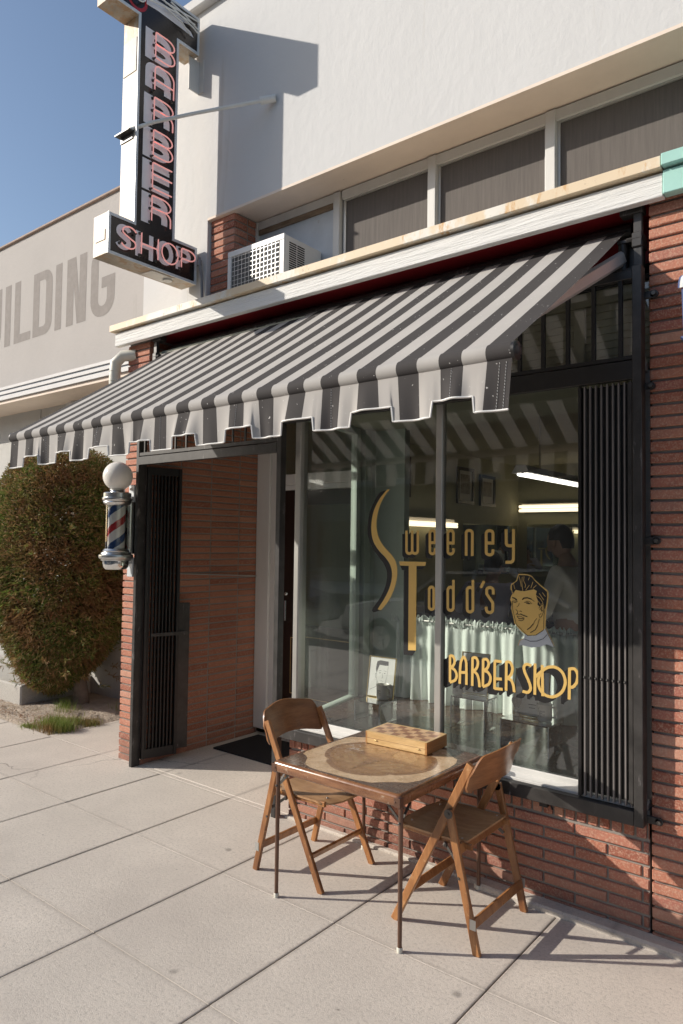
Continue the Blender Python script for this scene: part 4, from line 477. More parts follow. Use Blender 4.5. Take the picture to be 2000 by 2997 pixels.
# right pier
m=M();bricks(m,(-.908,3.378,0),(1,0,0),(0,-1,0),3.6,-.004,62,bond='stack',bl=.60);bricks(m,(-.908,3.38,0),(0,1,0),(-1,0,0),.2,-.004,62,bl=.14)
m.build('brick_pier',MT['brick'],bld)
m=M();m.box(-.90,2.70,3.38+R,3.62,0,3.40);m.build('pier_mortar',MT['mortar'],bld)
# left pier
m=M();bricks(m,(-4.945,3.38,0),(1,0,0),(0,-1,0),.285,-.004,61,bl=.283,bond='stack');bricks(m,(-4.945,3.42,0),(0,1,0),(-1,0,0),.6,-.004,61)
m.build('brick_pier',MT['brick'],bld)
m=M();m.box(-4.935,-4.67,3.38+R,4.0,0,3.33);m.build('pier_mortar',MT['mortar'],bld)
# side wall of the entry
m=M();bricks(m,(-4.66,3.40,0),(0,1,0),(1,0,0),1.22,.004,61,bl=.315,jt=.012,bond='stack')
sw=m.build('entry_side_wall',MT['brick_side'],bld)
m=M();m.box(-4.9,-4.66-.006,3.41,4.64,0,3.34);m.build('side_wall_mortar',MT['mortar'],bld)
# base kerb
m=M();m.box(-1.75,3.8,3.30,3.395,-.02,.03,b=.01);m.box(-3.1,-1.75,3.345,3.39,-.02,.016,b=.006);m.build('wall_base_kerb',MT['concrete'],bld)
# sill board
m=M();m.add([(-3.09,3.345,.566),(-.93,3.345,.566),(-.93,3.46,.592),(-3.09,3.46,.592),(-3.09,3.345,.54),(-.93,3.345,.54),(-.93,3.46,.54),(-3.09,3.46,.54)],[(0,1,2,3),(4,5,1,0),(5,6,2,1),(6,7,3,2),(7,4,0,3)]);m.box(-3.09,-.93,3.352,3.368,.552,.583,b=.003);m.box(-3.07,-.93,3.43,3.446,.58,.612,b=.003)
m.build('window_sill',MT['oldwhite'],bld)
# upper white wall, pier, soffit
m=M();m.box(-4.79,4.5,3.40,3.72,4.13,5.76);m.box(-4.79,-4.022,3.40,3.72,3.475,4.13)
m.build('upper_stucco_wall',MT['stucco'],bld)
m=M();m.box(-4.85,4.5,3.34,3.80,5.762,5.85,b=.01);m.build('parapet_coping',MT['stucco'],bld)
m=M();m.box(-4.022,4.5,3.398,3.452,4.112,4.1295);m.box(-4.02,4.5,3.452,3.75,4.125,4.1292);m.build('soffit',MT['soffit'],bld)
m=M();bricks(m,(-4.015,3.43,3.47),(1,0,0),(0,-1,0),.25,0,12,bl=.25,bond='stack');bricks(m,(-3.765,3.45,3.47),(0,1,0),(1,0,0),.2,0,12,bl=.11,bond='stack',dep=.04);m.box(-4.01,-3.772,3.44,3.66,3.47,4.122,mi=1)
m.build('upper_brick_return',[MT['brick'],MT['mortar']],bld)
# ledge
m=M();m.box(-5.02,-.828,3.30,3.345,3.305,3.412,b=.003);m.build('fascia_board',MT['whitewood'],bld)
m=M();m.box(-.826,3.8,3.292,3.345,3.312,3.418,b=.003);m.box(-.826,3.8,3.262,3.7,3.428,3.482,b=.003);m.build('turquoise_fascia',MT['teal'],bld)
m=M();m.box(-5.055,-.829,3.268,3.68,3.424,3.476,b=.002);m.build('ledge_flashing',MT['flash'],bld)
m=M();m.box(-4.99,3.8,3.345,3.68,3.38,3.4235);m.build('ledge_core',MT['soffit'],bld)
m=M();m.box(-4.66,-.91,3.3455,3.66,3.335,3.379);m.box(-4.66,-.91,3.60,3.66,3.03,3.334);m.build('red_lintel',MT['red'],bld)
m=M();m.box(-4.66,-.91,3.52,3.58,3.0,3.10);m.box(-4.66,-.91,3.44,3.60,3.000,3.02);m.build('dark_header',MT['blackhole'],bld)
# upper windows
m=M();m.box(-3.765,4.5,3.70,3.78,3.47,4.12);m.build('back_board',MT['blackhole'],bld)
xs=[(-3.75,-3.02),(-2.95,-2.27),(-2.215,-1.518),(-1.464,-.76),(-.70,.02),(.08,.80)]
for k,(a,b_) in enumerate(xs):
    fr=M();fr.box(a-.0,b_+.0,3.655,3.70,4.058,4.115);fr.box(b_,b_+.056,3.645,3.70,3.47,4.1145,b=.003);fr.box(a,b_,3.655,3.70,3.47,3.50)
    if k==0: fr.box(a-.04,a,3.645,3.70,3.47,4.1145)
    w=fr.build('upper_window',MT['oldwhite'],bld)
    if k==0:
        p=M();p.box(a,b_,3.675,3.69,3.50,4.02,b=.0);p.build('painted_panel',paint('blue_white_board',(.56,.59,.62),.7,var=.1,vs=4,spots=[(.66,(.35,.27,.2,1),9,None)]),w);p=M();p.box(a,b_,3.66,3.692,4.02,4.057);p.build('raw_wood_head',wood('raw_weathered_wood',(.17,.115,.07,1),(.33,.24,.16,1),4,(1.5,9,9),.8,0),w)
    else:
        p=M();p.box(a+.02,b_-.015,3.683,3.688,3.50,4.045);p.build('insect_screen',MT['screen'],w)
        p=M();p.box(a,a+.02,3.674,3.69,3.50,4.058);p.box(b_-.014,b_,3.674,3.69,3.50,4.058);p.box(a+.02,b_-.014,3.674,3.69,4.046,4.0575);p.build('screen_frame',MT['frame'],w)

# ---------------- display window
GY=3.45
dw=M();dw.box(-2.062,-2.022,3.425,3.475,.605,2.56,b=.003);dw.box(-3.12,-3.072,3.415,3.49,.60,2.56,b=.004);dw.box(-3.07,-.93,3.43,3.47,2.545,2.60,b=.003);dw.box(-.95,-.92,3.43,3.47,.60,2.56)
disp=dw.build('display_window',MT['frame'],bld)
gm=M();gm.add([(-3.072,GY,.60),(-2.062,GY,.60),(-2.062,GY,2.55),(-3.072,GY,2.55)],[(0,1,2,3)]);gm.add([(-2.022,GY,.60),(-.94,GY,.60),(-.94,GY,2.55),(-2.022,GY,2.55)],[(0,1,2,3)])
gm.build('front_glass',MT['pane'],disp)
sxy=lambda y:-3.09-.208*(y-3.49)
gm=M();gm.add([(sxy(3.49),3.49,.61),(sxy(4.21),4.21,.61),(sxy(4.21),4.21,2.55),(sxy(3.49),3.49,2.55)],[(0,1,2,3)]);gm.build('side_glass',MT['sidepane'],disp)
m=M();m.box(-3.275,-3.215,4.21,4.255,.58,2.6,b=.003);m.box(-3.27,-3.255,4.256,4.29,.58,2.6);m.box(-3.285,-3.20,4.291,4.37,.58,2.6,b=.003)
m.bar((sxy(3.49),3.49,.591),(sxy(4.21),4.21,.591),.06,.042,ch=.004);m.bar((sxy(3.49),3.49,2.585),(sxy(4.21),4.21,2.585),.06,.07);m.build('side_frame',MT['palegreen'],disp)
# display platform
m=M();m.prism([(-.93,3.475),(-.93,4.5),(-3.27,4.5),(-3.27,4.25),(-3.07,3.475)],lambda p,q,d:(p,q,d),.55,.60);m.build('display_floor',MT['darkwood'],bld)
m=M();m.box(-3.225,-3.20,4.371,4.44,.58,2.60);m.box(-3.20,-2.93,4.42,4.44,.602,2.60);m.box(-3.24,-3.20,4.44,4.9,.58,3.0);m.box(-3.29,-3.2,4.23,4.7,0,.58);m.build('display_side_board',MT['palegreen'],bld)
m=M();m.prism([(-.93,3.475),(-.93,4.5),(-3.27,4.5),(-3.27,4.25),(-3.07,3.475)],lambda p,q,d:(p,q,d),2.601,2.63);m.build('display_ceiling',MT['ceiling'],bld)
# siding over the window behind the grille
m=M()
for i in range(12):
    z0=2.60+i*.037;m.add([(-3.1,3.492,z0),(-.915,3.492,z0),(-.915,3.50,z0+.036),(-3.1,3.50,z0+.036),(-3.1,3.51,z0),(-.915,3.51,z0)],[(0,1,2,3),(4,5,1,0)])
m.box(-1.30,-1.24,3.475,3.49,2.60,2.93,b=.004);m.box(-3.1,-.915,3.472,3.488,2.93,3.0);m.build('transom_siding',MT['cream'],bld)
gm=M();gm.add([(-3.1,3.462,2.60),(-.92,3.462,2.60),(-.92,3.462,3.0),(-3.1,3.462,3.0)],[(0,1,2,3)]);gm.build('transom_glass',MT['pane'],bld)
# ---------------- entry : door frame, door
m=M();m.box(-4.655,-4.49,4.58,4.66,.06,3.32,b=.006);m.box(-4.49,-4.385,4.60,4.67,.04,3.32,b=.004);m.box(-4.385,-3.24,4.60,4.67,2.24,2.335,b=.004);m.box(-4.385,-3.24,4.615,4.67,2.195,2.238,b=.003);m.box(-3.36,-3.24,4.60,4.67,.04,2.195,b=.004);m.build('door_frame',MT['oldwhite'],bld)
m=M();m.box(-4.66,-3.05,4.60,4.68,3.0,3.34);m.box(-4.7,-3.0,4.64,4.70,2.9,3.0);m.build('entry_head',MT['olive'],bld)
gm=M();gm.add([(-4.385,4.64,2.335),(-3.1,4.64,2.335),(-3.1,4.64,2.95),(-4.385,4.64,2.95)],[(0,1,2,3)]);gm.build('fanlight_glass',MT['pane'],bld)
m=M();m.box(-4.66,-3.06,3.42,4.60,3.18,3.22);m.build('entry_ceiling',MT['ceiling'],bld)
dm=M();X0,X1,Y0,Y1=-4.34,-3.38,4.62,4.66
dm.box(X0,X1,Y0,Y1,.04,1.02,b=.004);dm.box(X0,X0+.12,Y0,Y1,1.02,2.19);dm.box(X1-.12,X1,Y0,Y1,1.02,2.19);dm.box(X0+.12,X1-.12,Y0,Y1,2.06,2.19)
door=dm.build('door',MT['doorblack'],bld)
gm=M();gm.add([(X0+.12,4.64,1.02),(X1-.12,4.64,1.02),(X1-.12,4.64,2.06),(X0+.12,4.64,2.06)],[(0,1,2,3)]);gm.build('door_glass',MT['pane'],door)
m=M();m.box(X0+.04,X1-.04,Y0-.004,Y0-.0005,.09,.25);m.build('kickplate',MT['kick'],door)
FXZ=lambda y:(lambda p,q,d:(p,y-d,q))
m=M();cz=[(X0+.10,.42),(X0+.13,.42),(X0+.13,.40),(X1-.13,.40),(X1-.13,.42),(X1-.10,.42),(X1-.10,.90),(X1-.13,.90),(X1-.13,.92),(X0+.13,.92),(X0+.13,.90),(X0+.10,.90),(X0+.10,.42)]
m.ribbon(cz,.006,FXZ(Y0),.001);m.build('pinstripe_border',MT['pinstripe'],door)
m=M();m.tube([(X0+.07,4.61,1.05),(X0+.07,4.575,1.05),(X0+.07,4.575,1.22),(X0+.07,4.61,1.22)],.009);m.sphere((X0+.07,4.585,1.28),.018);m.build('door_handle',MT['chrome'],door)
# interior shell
m=M();m.box(-5.0,-4.85,4.7,10.6,0,3.0);m.box(-5.0,3.6,10.6,10.75,0,3.0);m.box(3.5,3.6,4.5,10.6,0,3.0);m.box(-4.86,-4.38,4.67,4.75,0,3.0);m.box(-.92,3.6,4.46,4.56,0,3.0);m.box(-.93,-.90,3.47,4.5,0,3.0);m.build('interior_walls',MT['olive'],bld)
m=M();m.box(-5.0,3.6,4.67,10.7,-.05,.03);m.build('interior_floor',MT['shopfloor'],bld)
m=M();m.box(-5.0,3.6,4.50,10.7,2.98,3.03);m.build('interior_ceiling',MT['ceiling'],bld)
m=M();m.box(-4.86,4.5,3.8,10.8,3.47,3.52);m.box(-4.8,4.5,3.78,10.8,5.70,5.75);m.box(-4.86,-4.80,3.72,10.8,3.0,5.75);m.build('flat_roof',MT['soffit'],bld)

# ---------------- lettering painted on the glass (x,z on the glass plane)
GD=json.loads(GLASS)
def stroke_set(name,strokes,w,mat,d0,step=.00008,parent=disp):
    m=M()
    for i,p in enumerate(strokes): m.ribbon(p,w,FXZ(GY),d0+i*step)
    return m.build(name,mat,parent)
def sweep_set(name,strokes,w,off,mat,d0,extra=None):
    m=M();k=0
    for p in strokes:
        for a,b_ in zip(p[:-1],p[1:]):
            q=[a,b_,(b_[0]+off[0],b_[1]+off[1]),(a[0]+off[0],a[1]+off[1])]
            m.poly([FXZ(GY)(x,z,d0+k*.000002) for x,z in q]);k+=1
        m.ribbon(p,w,FXZ(GY),d0+.0012+k*.000002);m.ribbon([(x+off[0],z+off[1]) for x,z in p],w,FXZ(GY),d0+.0013+k*.000002);k+=1
    for q in (extra or []): m.poly([FXZ(GY)(x,z,d0+.0015) for x,z in q])
    return m.build(name,mat,disp)
def strip2(m,A,B,d):
    """band between two outlines of different length"""
    def rs(P,n):
        L=[0]
        for a,b_ in zip(P[:-1],P[1:]): L.append(L[-1]+math.hypot(b_[0]-a[0],b_[1]-a[1]))
        o=[]
        for i in range(n):
            t=L[-1]*i/(n-1);k=max(j for j in range(len(L)) if L[j]<=t+1e-9);k=min(k,len(P)-2);s_=(t-L[k])/max(1e-9,L[k+1]-L[k])
            o.append((P[k][0]+(P[k+1][0]-P[k][0])*s_,P[k][1]+(P[k+1][1]-P[k][1])*s_))
        return o
    A=rs(A,60);B=rs(B,60);vs=[]
    for a,b_ in zip(A,B): vs+=[FXZ(GY)(a[0],a[1],d),FXZ(GY)(b_[0],b_[1],d)]
    m.add(vs,[(2*i,2*i+2,2*i+3,2*i+1) for i in range(59)])
m=M();strip2(m,GD['S'][0],GD['S'][1],.0042);m.poly([FXZ(GY)(x,z,.0044) for x,z in GD['T']]);m.build('gold_capitals',MT['gold'],disp)
m=M();strip2(m,GD['Ssh'][0],GD['Ssh'][1],.0020)
for q in GD['Tsh']: m.poly([FXZ(GY)(x,z,.0021) for x,z in q]) if q is not GD['Tsh'][1] else m.poly([FXZ(GY)(x,z,.0018) for x,z in q])
m.build('capital_shading',MT['decalblack'],disp)
def letters(strokes,groups,w,off):
    for gi,gr in enumerate(groups):
        ss=[strokes[i] for i in gr]
        m=M()
        for i,p in enumerate(ss): m.ribbon(p,w,FXZ(GY),.0040+i*.0006,dstep=.00002)
        L=m.build('gold_letter',MT['gold'],disp,recalc=False)
        m=M();k=0
        for p in ss:
            for a,b_ in zip(p[:-1],p[1:]):
                q=[a,b_,(b_[0]+off[0],b_[1]+off[1]),(a[0]+off[0],a[1]+off[1])]
                m.poly([FXZ(GY)(x,z,.0010+gi*.00006+k*.000003) for x,z in q]);k+=1
            m.ribbon([(x+off[0],z+off[1]) for x,z in p],w,FXZ(GY),.0023+k*.000003,dstep=.000004);k+=1
        m.build('letter_shading',MT['decalblack'],L,recalc=False)
letters(GD['small'],[(0,1),(2,),(3,),(4,),(5,),(6,7),(8,),(9,10),(11,12),(13,),(14,)],.0165,(-.022,-.020))
letters(GD['big'],[(0,1,2),(3,4),(5,6,7),(8,9,10),(11,12,13,14),(15,16,17),(18,),(19,20,21),(22,),(23,24)],.0150,(-.034,-.028))
m=M();m.poly([FXZ(GY)(x,z,.0010) for x,z in GD['F']['gold']])
for w,p in GD['Fg']: m.ribbon(p,w,FXZ(GY),.0040)
m.build('painted_face',MT['gold'],disp)
m=M();m.poly([FXZ(GY)(x,z,.0018) for x,z in GD['F']['hair']])
for i,(w,p) in enumerate(GD['Fb']): m.ribbon(p,w,FXZ(GY),.0030+i*.00002)
m.build('face_linework',MT['decalblack'],disp)
m=M()
for w,p in GD['Fh']: m.ribbon(p,w,FXZ(GY),.0026)
m.build('hair_highlights',MT['gold'],disp)
m=M();m.poly([FXZ(GY)(x,z,.0014) for x,z in GD['F']['collar']]);m.build('painted_collar',MT['decalgrey'],disp)

# ================================================================== NEIGHBOUR
nb=thing('neighbouring_building','long cream stucco building with grey painted capitals above a striped ledge','building',(-9,4.4,0))
m=M();m.box(-20,-4.87,4.30,4.75,3.55,5.47);m.build('upper_wall',MT['neighbour'],nb)
m=M();m.box(-20,-4.87,4.27,4.8,5.47,5.50,b=.006);m.build('wall_cap',paint('terracotta_cap',(.33,.24,.19),.8,var=.2),nb)
m=M();m.box(-20,-4.9,4.10,4.35,3.40,3.56)
ld=m.build('ledge',MT['bluegrey'],nb)
m=M();m.box(-20,-4.9,4.085,4.10,3.525,3.56,b=.002);m.box(-20,-4.9,4.085,4.10,3.468,3.505,b=.002);m.box(-20,-4.9,4.085,4.10,3.40,3.45,b=.002);m.build('ledge_bands',paint('pale_ledge_paint',(.52,.51,.50),.6,var=.05),ld)
m=M();m.box(-20,-4.9,4.11,4.60,3.36,3.399);m.build('ledge_soffit',MT['soffit'],nb)
m=M();m.box(-20,-8.5,4.55,4.8,0,3.36);m.box(-8.5,-4.99,4.50,4.8,0,2.3);m.box(-7.72,-4.99,4.50,4.8,2.3,3.36);m.box(-8.5,-7.86,4.56,4.8,2.3,3.36);m.build('lower_wall',paint('grey_cream_stucco',(.50,.49,.46),.9,var=.05,bs=18,bst=.4,bd=.004),nb)
m=M();m.box(-7.86,-7.72,4.52,4.6,2.3,3.36);m.build('window_post',MT['oldwhite'],nb)
# painted capitals, shape grammar on a 0..1 box
def GL(ch,x0,x1,z0,z1,t):
    w=x1-x0;h=z1-z0;B=[]
    if ch=='I': B=[[(x0,z0),(x1,z0),(x1,z1),(x0,z1)]]
    if ch=='L': B=[[(x0,z0),(x1,z0),(x1,z0+t*.72),(x0+t,z0+t*.72),(x0+t,z1),(x0,z1)]]
    if ch=='N': B=[[(x0,z0),(x0+t,z0),(x0+t,z1-h*.42),(x1-t*1.25,z0),(x1,z0),(x1,z1),(x1-t,z1),(x1-t,z0+h*.42),(x0+t*1.25,z1),(x0,z1)]]
    return B
m=M();zb,zt=4.165,4.945;fN=lambda y:(lambda p,q,d:(p,y-d,q))
for ch,a,b_ in (('I',-8.99,-8.84),('L',-8.745,-8.335),('I',-7.775,-7.635),('N',-7.527,-7.12)):
    for q in GL(ch,a,b_,zb,zt,.145): m.poly([fN(4.30)(x,z,.0012) for x,z in q])
t=.145
def loop(o,i,d):
    n=len(o);vs=[fN(4.30)(x,z,d) for x,z in o]+[fN(4.30)(x,z,d) for x,z in i];m.add(vs,[(k,k+1,n+k+1,n+k) for k in range(n-1)])
# D
a,b_=-8.283,-7.845;r=.16
o=[(a,zb),(b_-r,zb)]+arc(b_-r,zb+r,r,r,-90,0,6)[1:]+arc(b_-r,zt-r,r,r,0,90,6)+[(a,zt),(a,zb)]
i_=[(a+t,zb+t*.75),(b_-t-.05,zb+t*.75)]+arc(b_-t-.05,zb+t*.75+.05,.05,.05,-90,0,6)[1:]+arc(b_-t-.05,zt-t*.75-.05,.05,.05,0,90,6)+[(a+t,zt-t*.75),(a+t,zb+t*.75)]
loop(o,i_,.0012)
# G
a,b_=-7.03,-6.57;r=.20
o=[(b_,zt-.24)]+arc(b_-r,zt-r,r,r,0,90,6)+arc(a+r,zt-r,r,r,90,180,6)+arc(a+r,zb+r-.01,r,r,180,270,6)+arc(b_-r,zb+r-.01,r,r,270,360,6)+[(b_,zb+.42)]
i_=[(b_-t,zt-.24)]+arc(b_-t-.08,zt-t*.8-.08,.08,.08,0,90,6)+arc(a+t+.08,zt-t*.8-.08,.08,.08,90,180,6)+arc(a+t+.08,zb+t*.8+.07,.08,.08,180,270,6)+arc(b_-t-.08,zb+t*.8+.07,.08,.08,270,360,6)+[(b_-t,zb+.42)]
loop(o,i_,.0012);m.poly([fN(4.30)(x,z,.0016) for x,z in ((b_-.25,zb+.30),(b_,zb+.30),(b_,zb+.42),(b_-.25,zb+.42))])
# U
a,b_=-9.53,-9.085
o=[(b_,zt)]+arc(b_-r,zb+r,r,r,0,-90,6)+arc(a+r,zb+r,r,r,-90,-180,6)+[(a,zt)]
i_=[(b_-t,zt)]+arc(b_-t-.08,zb+t*.8+.08,.08,.08,0,-90,6)+arc(a+t+.08,zb+t*.8+.08,.08,.08,-90,-180,6)+[(a+t,zt)]
loop(o,i_,.0012)
# B (beyond the edge of the picture, finishes the word)
a,b_=-10.1,-9.66;m.poly([fN(4.30)(x,z,.0014) for x,z in ((a,zb),(a+t,zb),(a+t,zt),(a,zt))])
for z0,z1 in ((zb,zb+.43),(zb+.36,zt)):
    o=[(a,z0),(b_-.12,z0)]+arc(b_-.12,(z0+z1)/2,.12,(z1-z0)/2,-90,90,8)+[(a,z1)];i_=[(a,z0+.1),(b_-.18,z0+.1)]+arc(b_-.18,(z0+z1)/2,.05,(z1-z0)/2-.1,-90,90,8)+[(a,z1-.1)];loop(o,i_,.0016)
m.build('painted_word',MT['greyletter'],nb)
m=M();m.box(-10.5,-7.12,3.69,4.5,-.02,.225,b=.015);tag(m.build('planter_kerb',MT['planter'],origin=(-8,4,0)),'low whitish concrete kerb block left of the shrub','kerb')
# ================================================================== AWNING
XL,XR=-4.499,-1.039;NS=37;SW=(XR-XL)/NS;YF=2.213
aw=thing('striped_awning','long awning in charcoal and pale grey stripes stretched over the shop front','awning',(-2.77,3.45,3.0))
def tilt(x): return .006*(x+2.77)
prof=[];n=14
for i in range(n+1):
    t=i/n;y=3.50+(2.236-3.50)*t;z=3.269+(2.434-3.269)*t-.012*math.sin(PI*t);prof.append((y,z))
cy_,cz_,rr_=2.238,2.398,.034
for a in (105,122,140,158,176,194,212,230,245): prof.append((cy_+rr_*math.cos(math.radians(a)),cz_+rr_*math.sin(math.radians(a))))
def striped(name,rowsfn,cols,nrow,parent,col_of):
    m=M()
    for i in range(cols+1):
        x=XL+(XR-XL)*i/cols
        for j in range(nrow): m.v.append(rowsfn(x,j))
    for i in range(cols):
        k=col_of(i)
        for j in range(nrow-1): a=i*nrow+j;m.f.append((a,a+1,a+nrow+1,a+nrow));m.mi.append(k)
    return m.build(name,[MT['fabdark'],MT['fablight']],parent,smooth=True,ang=60)
CP=3
cl=striped('canopy_cloth',lambda x,j:(x,prof[j][0],prof[j][1]+tilt(x)+.0025*math.sin(x*9+prof[j][0]*2)*math.sin(PI*min(1,j/14))),NS*CP,len(prof),aw,lambda i:0 if (i//CP)%2==0 else 1)
VC=12
def zb_(x):
    u=(-1.172-x)/.372
    if x>-1.172: return 2.200
    f=u-math.floor(u)
    e=.03
    hi=1 if f<.497 else 0
    return 2.200+(.058 if hi else 0)
def wav(x,t): return .010*t*math.sin(x*2*PI/.372+.8)+.006*t*math.sin(x*2*PI/.131+2.1)+.003*t*math.sin(x*61)
def vfn(x,j):
    t=j/8;zt=2.372;zb=zb_(x)-.012*max(0,math.sin(x*1.1+2))*.5
    z=zt+(zb-zt)*t
    return (x+.012*t*math.sin(x*7.3)+.006*t*math.sin(x*19),2.219-.006*t+wav(x,t),z+tilt(x))
va=striped('valance',vfn,NS*VC,9,aw,lambda i:0 if (i//VC)%2==0 else 1)
m=M();m.tube([vfn(XL+(XR-XL)*i/(NS*VC),8) for i in range(NS*VC+1)],.0042,5);m.build('piping',MT['whitefab'],va)
m=M();rs=random.Random(5)
for sx in [XR-.02,XR-.045]+[XL+SW*(k+.5) for k in (4,10,16,22,28,34)]:
    zz=2.37
    while zz>zb_(sx)+.012:
        t=(2.385-zz)/(2.385-zb_(sx));p=vfn(sx,t*8);m.tube([(p[0],p[1]-.0016,zz),(p[0]+.0008,p[1]-.0018,zz-.006)],.0009,4);zz-=.0105
m.build('stitching',MT['whitefab'],va)
m=M();m.tube([(XL+.004,cy_,cz_+tilt(XL)),(XR-.004,cy_,cz_+tilt(XR))],.027,14);m.build('front_bar',MT['armpaint'],aw)
for x in (XL,XR):
    m=M();s_=1 if x==XR else -1;m.lathe((x,cy_,cz_+tilt(x)),[(0,s_*.016),(.026,s_*.015),(.034,s_*.010),(.034,-s_*.002),(0,-s_*.003)],20,axis='x')
    for k in range(4): a=PI/4+k*PI/2;m.sphere((x+s_*.015,cy_+.022*math.cos(a),cz_+tilt(x)+.022*math.sin(a)),.0035,6,4)
    m.build('end_cap',MT['black'],aw,smooth=True)
m=M();m.tube([(XL-.03,3.515,3.255),(XR+.02,3.515,3.275)],.036,14);m.build('roller_tube',MT['blackworn'],aw)
for sx,x0,x1 in ((1,-1.035,-1.42),(-1,-4.50,-4.10)):
    m=M();a=Vector((x0,3.40,3.105));b=Vector((x1,2.28,2.375))
    m.bar(a,b,.034,.066,ch=.012);d=(b-a).normalized()
    arm=m.build('folding_arm',MT['armpaint'],aw,smooth=True)
    m=M();m.cyl((x0,3.415,3.05),(x0,3.415,3.17),.022);m.box(x0-.03*sx,x0+.09*sx,3.44,3.455,3.04,3.19,b=.003);m.box(x0-.02*sx,x0+.07*sx,3.39,3.45,3.035,3.048);m.box(x0-.02*sx,x0+.07*sx,3.39,3.45,3.172,3.186);m.build('arm_pivot',MT['blackworn'],arm)
    m=M();m.box(x0+.06*sx,x0+.098*sx,3.37,3.40,3.02,3.31,b=.003);m.box(x0+.0*sx,x0+.105*sx,3.36,3.42,3.29,3.325,b=.003);m.cyl((x0+.03*sx,3.37,3.17),(x0+.10*sx,3.37,3.17),.011,6);m.box(x0+.055*sx,x0+.10*sx,3.36,3.45,3.13,3.20,b=.004);m.build('wall_bracket',MT['blackworn'],aw)
# next shop's blue awning, only its corner shows
ba=thing('blue_striped_awning','corner of a grey blue awning with white trim at the right edge','awning',(-.3,3.3,2.7))
def bcol(i): return 1 if i in (1,3) else (2 if i in (0,4) else 0)
m=M();xs_=[-.700,-.693,-.682,-.678,-.668,-.662]+[-.60+.1*i for i in range(20)]
pr_=[(3.36,2.955),(3.2,2.90),(3.06,2.842),(3.03,2.825),(3.012,2.80),(3.005,2.775)]
for x in xs_:
    for y,z in pr_: m.v.append((x,y,z))
for i in range(len(xs_)-1):
    for j in range(len(pr_)-1): a=i*6+j;m.f.append((a,a+1,a+7,a+6));m.mi.append(bcol(i))
m.build('canopy_cloth',[MT['bluefab'],MT['whitefab'],MT['navyfab']],ba,smooth=True,ang=60)
m=M()
for x in xs_:
    for j in range(5): t=j/4;m.v.append((x+.012+.006*t,3.012+.012*math.sin(x*18)*t,2.772-.195*t))
for i in range(len(xs_)-1):
    for j in range(4): a=i*5+j;m.f.append((a,a+1,a+6,a+5));m.mi.append(bcol(i) if j<4 else 2)
v2=m.build('valance',[MT['bluefab'],MT['whitefab'],MT['navyfab']],ba,smooth=True)
m=M();m.box(-.692,1.3,3.006,3.03,2.566,2.580,b=.003);m.build('navy_piping',MT['navyfab'],v2)

# ================================================================== SECURITY GATE
gt=thing('security_gate','black steel security gate framing the doorway and window with folding grilles','gate',(-2.8,3.33,0))
for bx_ in ((-4.69,-4.655,3.300,3.375,0.0,3.0),(-3.178,-3.138,3.298,3.35,0.0,3.0),(-.962,-.921,3.298,3.36,.509,3.02)):
    m=M();m.box(*bx_,b=.003);m.build('gate_post',MT['blackworn'],gt)
m=M();m.box(-4.655,-3.178,3.297,3.337,2.319,2.382,b=.002);m.box(-4.655,-3.178,3.303,3.33,2.388,2.415,b=.002);m.box(-4.655,-3.178,3.303,3.333,2.96,3.0);m.build('door_header_bar',MT['blackworn'],gt)
m=M();m.box(-3.138,-.962,3.304,3.34,2.503,2.588,b=.002);m.box(-3.138,-.962,3.31,3.33,2.594,2.613,b=.002);m.box(-3.138,-.962,3.304,3.335,2.965,3.005,b=.002);m.build('window_header_bar',MT['black'],gt)
m=M();m.box(-3.138,-.962,3.300,3.345,.509,.574,b=.003);m.build('bottom_rail',MT['blackworn'],gt)
for k in range(17):
    x=-1.017-.1238*k
    if x<-3.13: break
    m=M();m.box(x-.009,x+.009,3.309,3.327,2.613,2.965);m.build('grille_bar',MT['black'],gt)
for k in range(12):
    x=-4.60+.1238*k
    if x>-3.20: break
    m=M();m.box(x-.006,x+.006,3.309,3.321,2.415,2.96);m.build('grille_bar',MT['blackworn'],gt)
for nme,x in (('small',0),):
    pass
# folding window grille pushed to the right
fg=M()
for k in range(9):
    x=-1.186+.0262*k;fg.box(x-.0035,x+.0035,3.318,3.336,.585,2.495)
g1=fg.build('window_folding_grille',MT['barlit'],gt)
m=M()
for k in range(9):
    x=-1.186+.0262*k;m.box(x-.004,x+.0165,3.345,3.40,.60,2.49)
m.box(-1.222,-1.205,3.33,3.40,.578,2.50,b=.002);m.build('grille_channels',MT['black'],g1)
m=M()
for k in range(9):
    x=-1.186+.0262*k;m.sphere((x,3.316,1.13-.0*k),.0065,8,6)
m.build('grille_rivets',MT['blackworn'],g1)
m=M();m.box(-.986,-.966,3.310,3.345,.60,2.49,b=.002);m.build('grille_stile',MT['blackworn'],g1)
# folding door gate standing open
u=Vector((.075,.28,0)).normalized();v=Vector((u.y,-u.x,0))
fg=M();O=Vector((-4.655,3.375,0));Zx=Vector((0,0,1))
def gb(m,a,b_,n0,n1,z0,z1): 
    c=O+u*((a+b_)/2)+v*((n0+n1)/2)+Zx*((z0+z1)/2);m.obox(c,(u,v,Zx),(b_-a)/2,(n1-n0)/2,(z1-z0)/2)
gb(fg,0,.28,-.01,.02,.05,.12);gb(fg,0,.28,-.01,.02,2.25,2.31);gb(fg,0,.022,-.015,.03,.05,2.31);gb(fg,.262,.285,-.015,.03,.05,2.31)
dgate=fg.build('door_folding_gate',MT['black'],gt)
m=M()
for k in range(8): gb(m,.03+.029*k,.038+.029*k,-.008,.018,.12,2.25)
for k in range(8): gb(m,.04+.029*k,.054+.029*k,-.04,-.012,.12,2.25)
m.build('gate_slats',MT['black'],dgate)
m=M();gb(m,.30,.39,-.03,-.005,.08,1.235);m.build('lock_stile',MT['blackworn'],dgate)
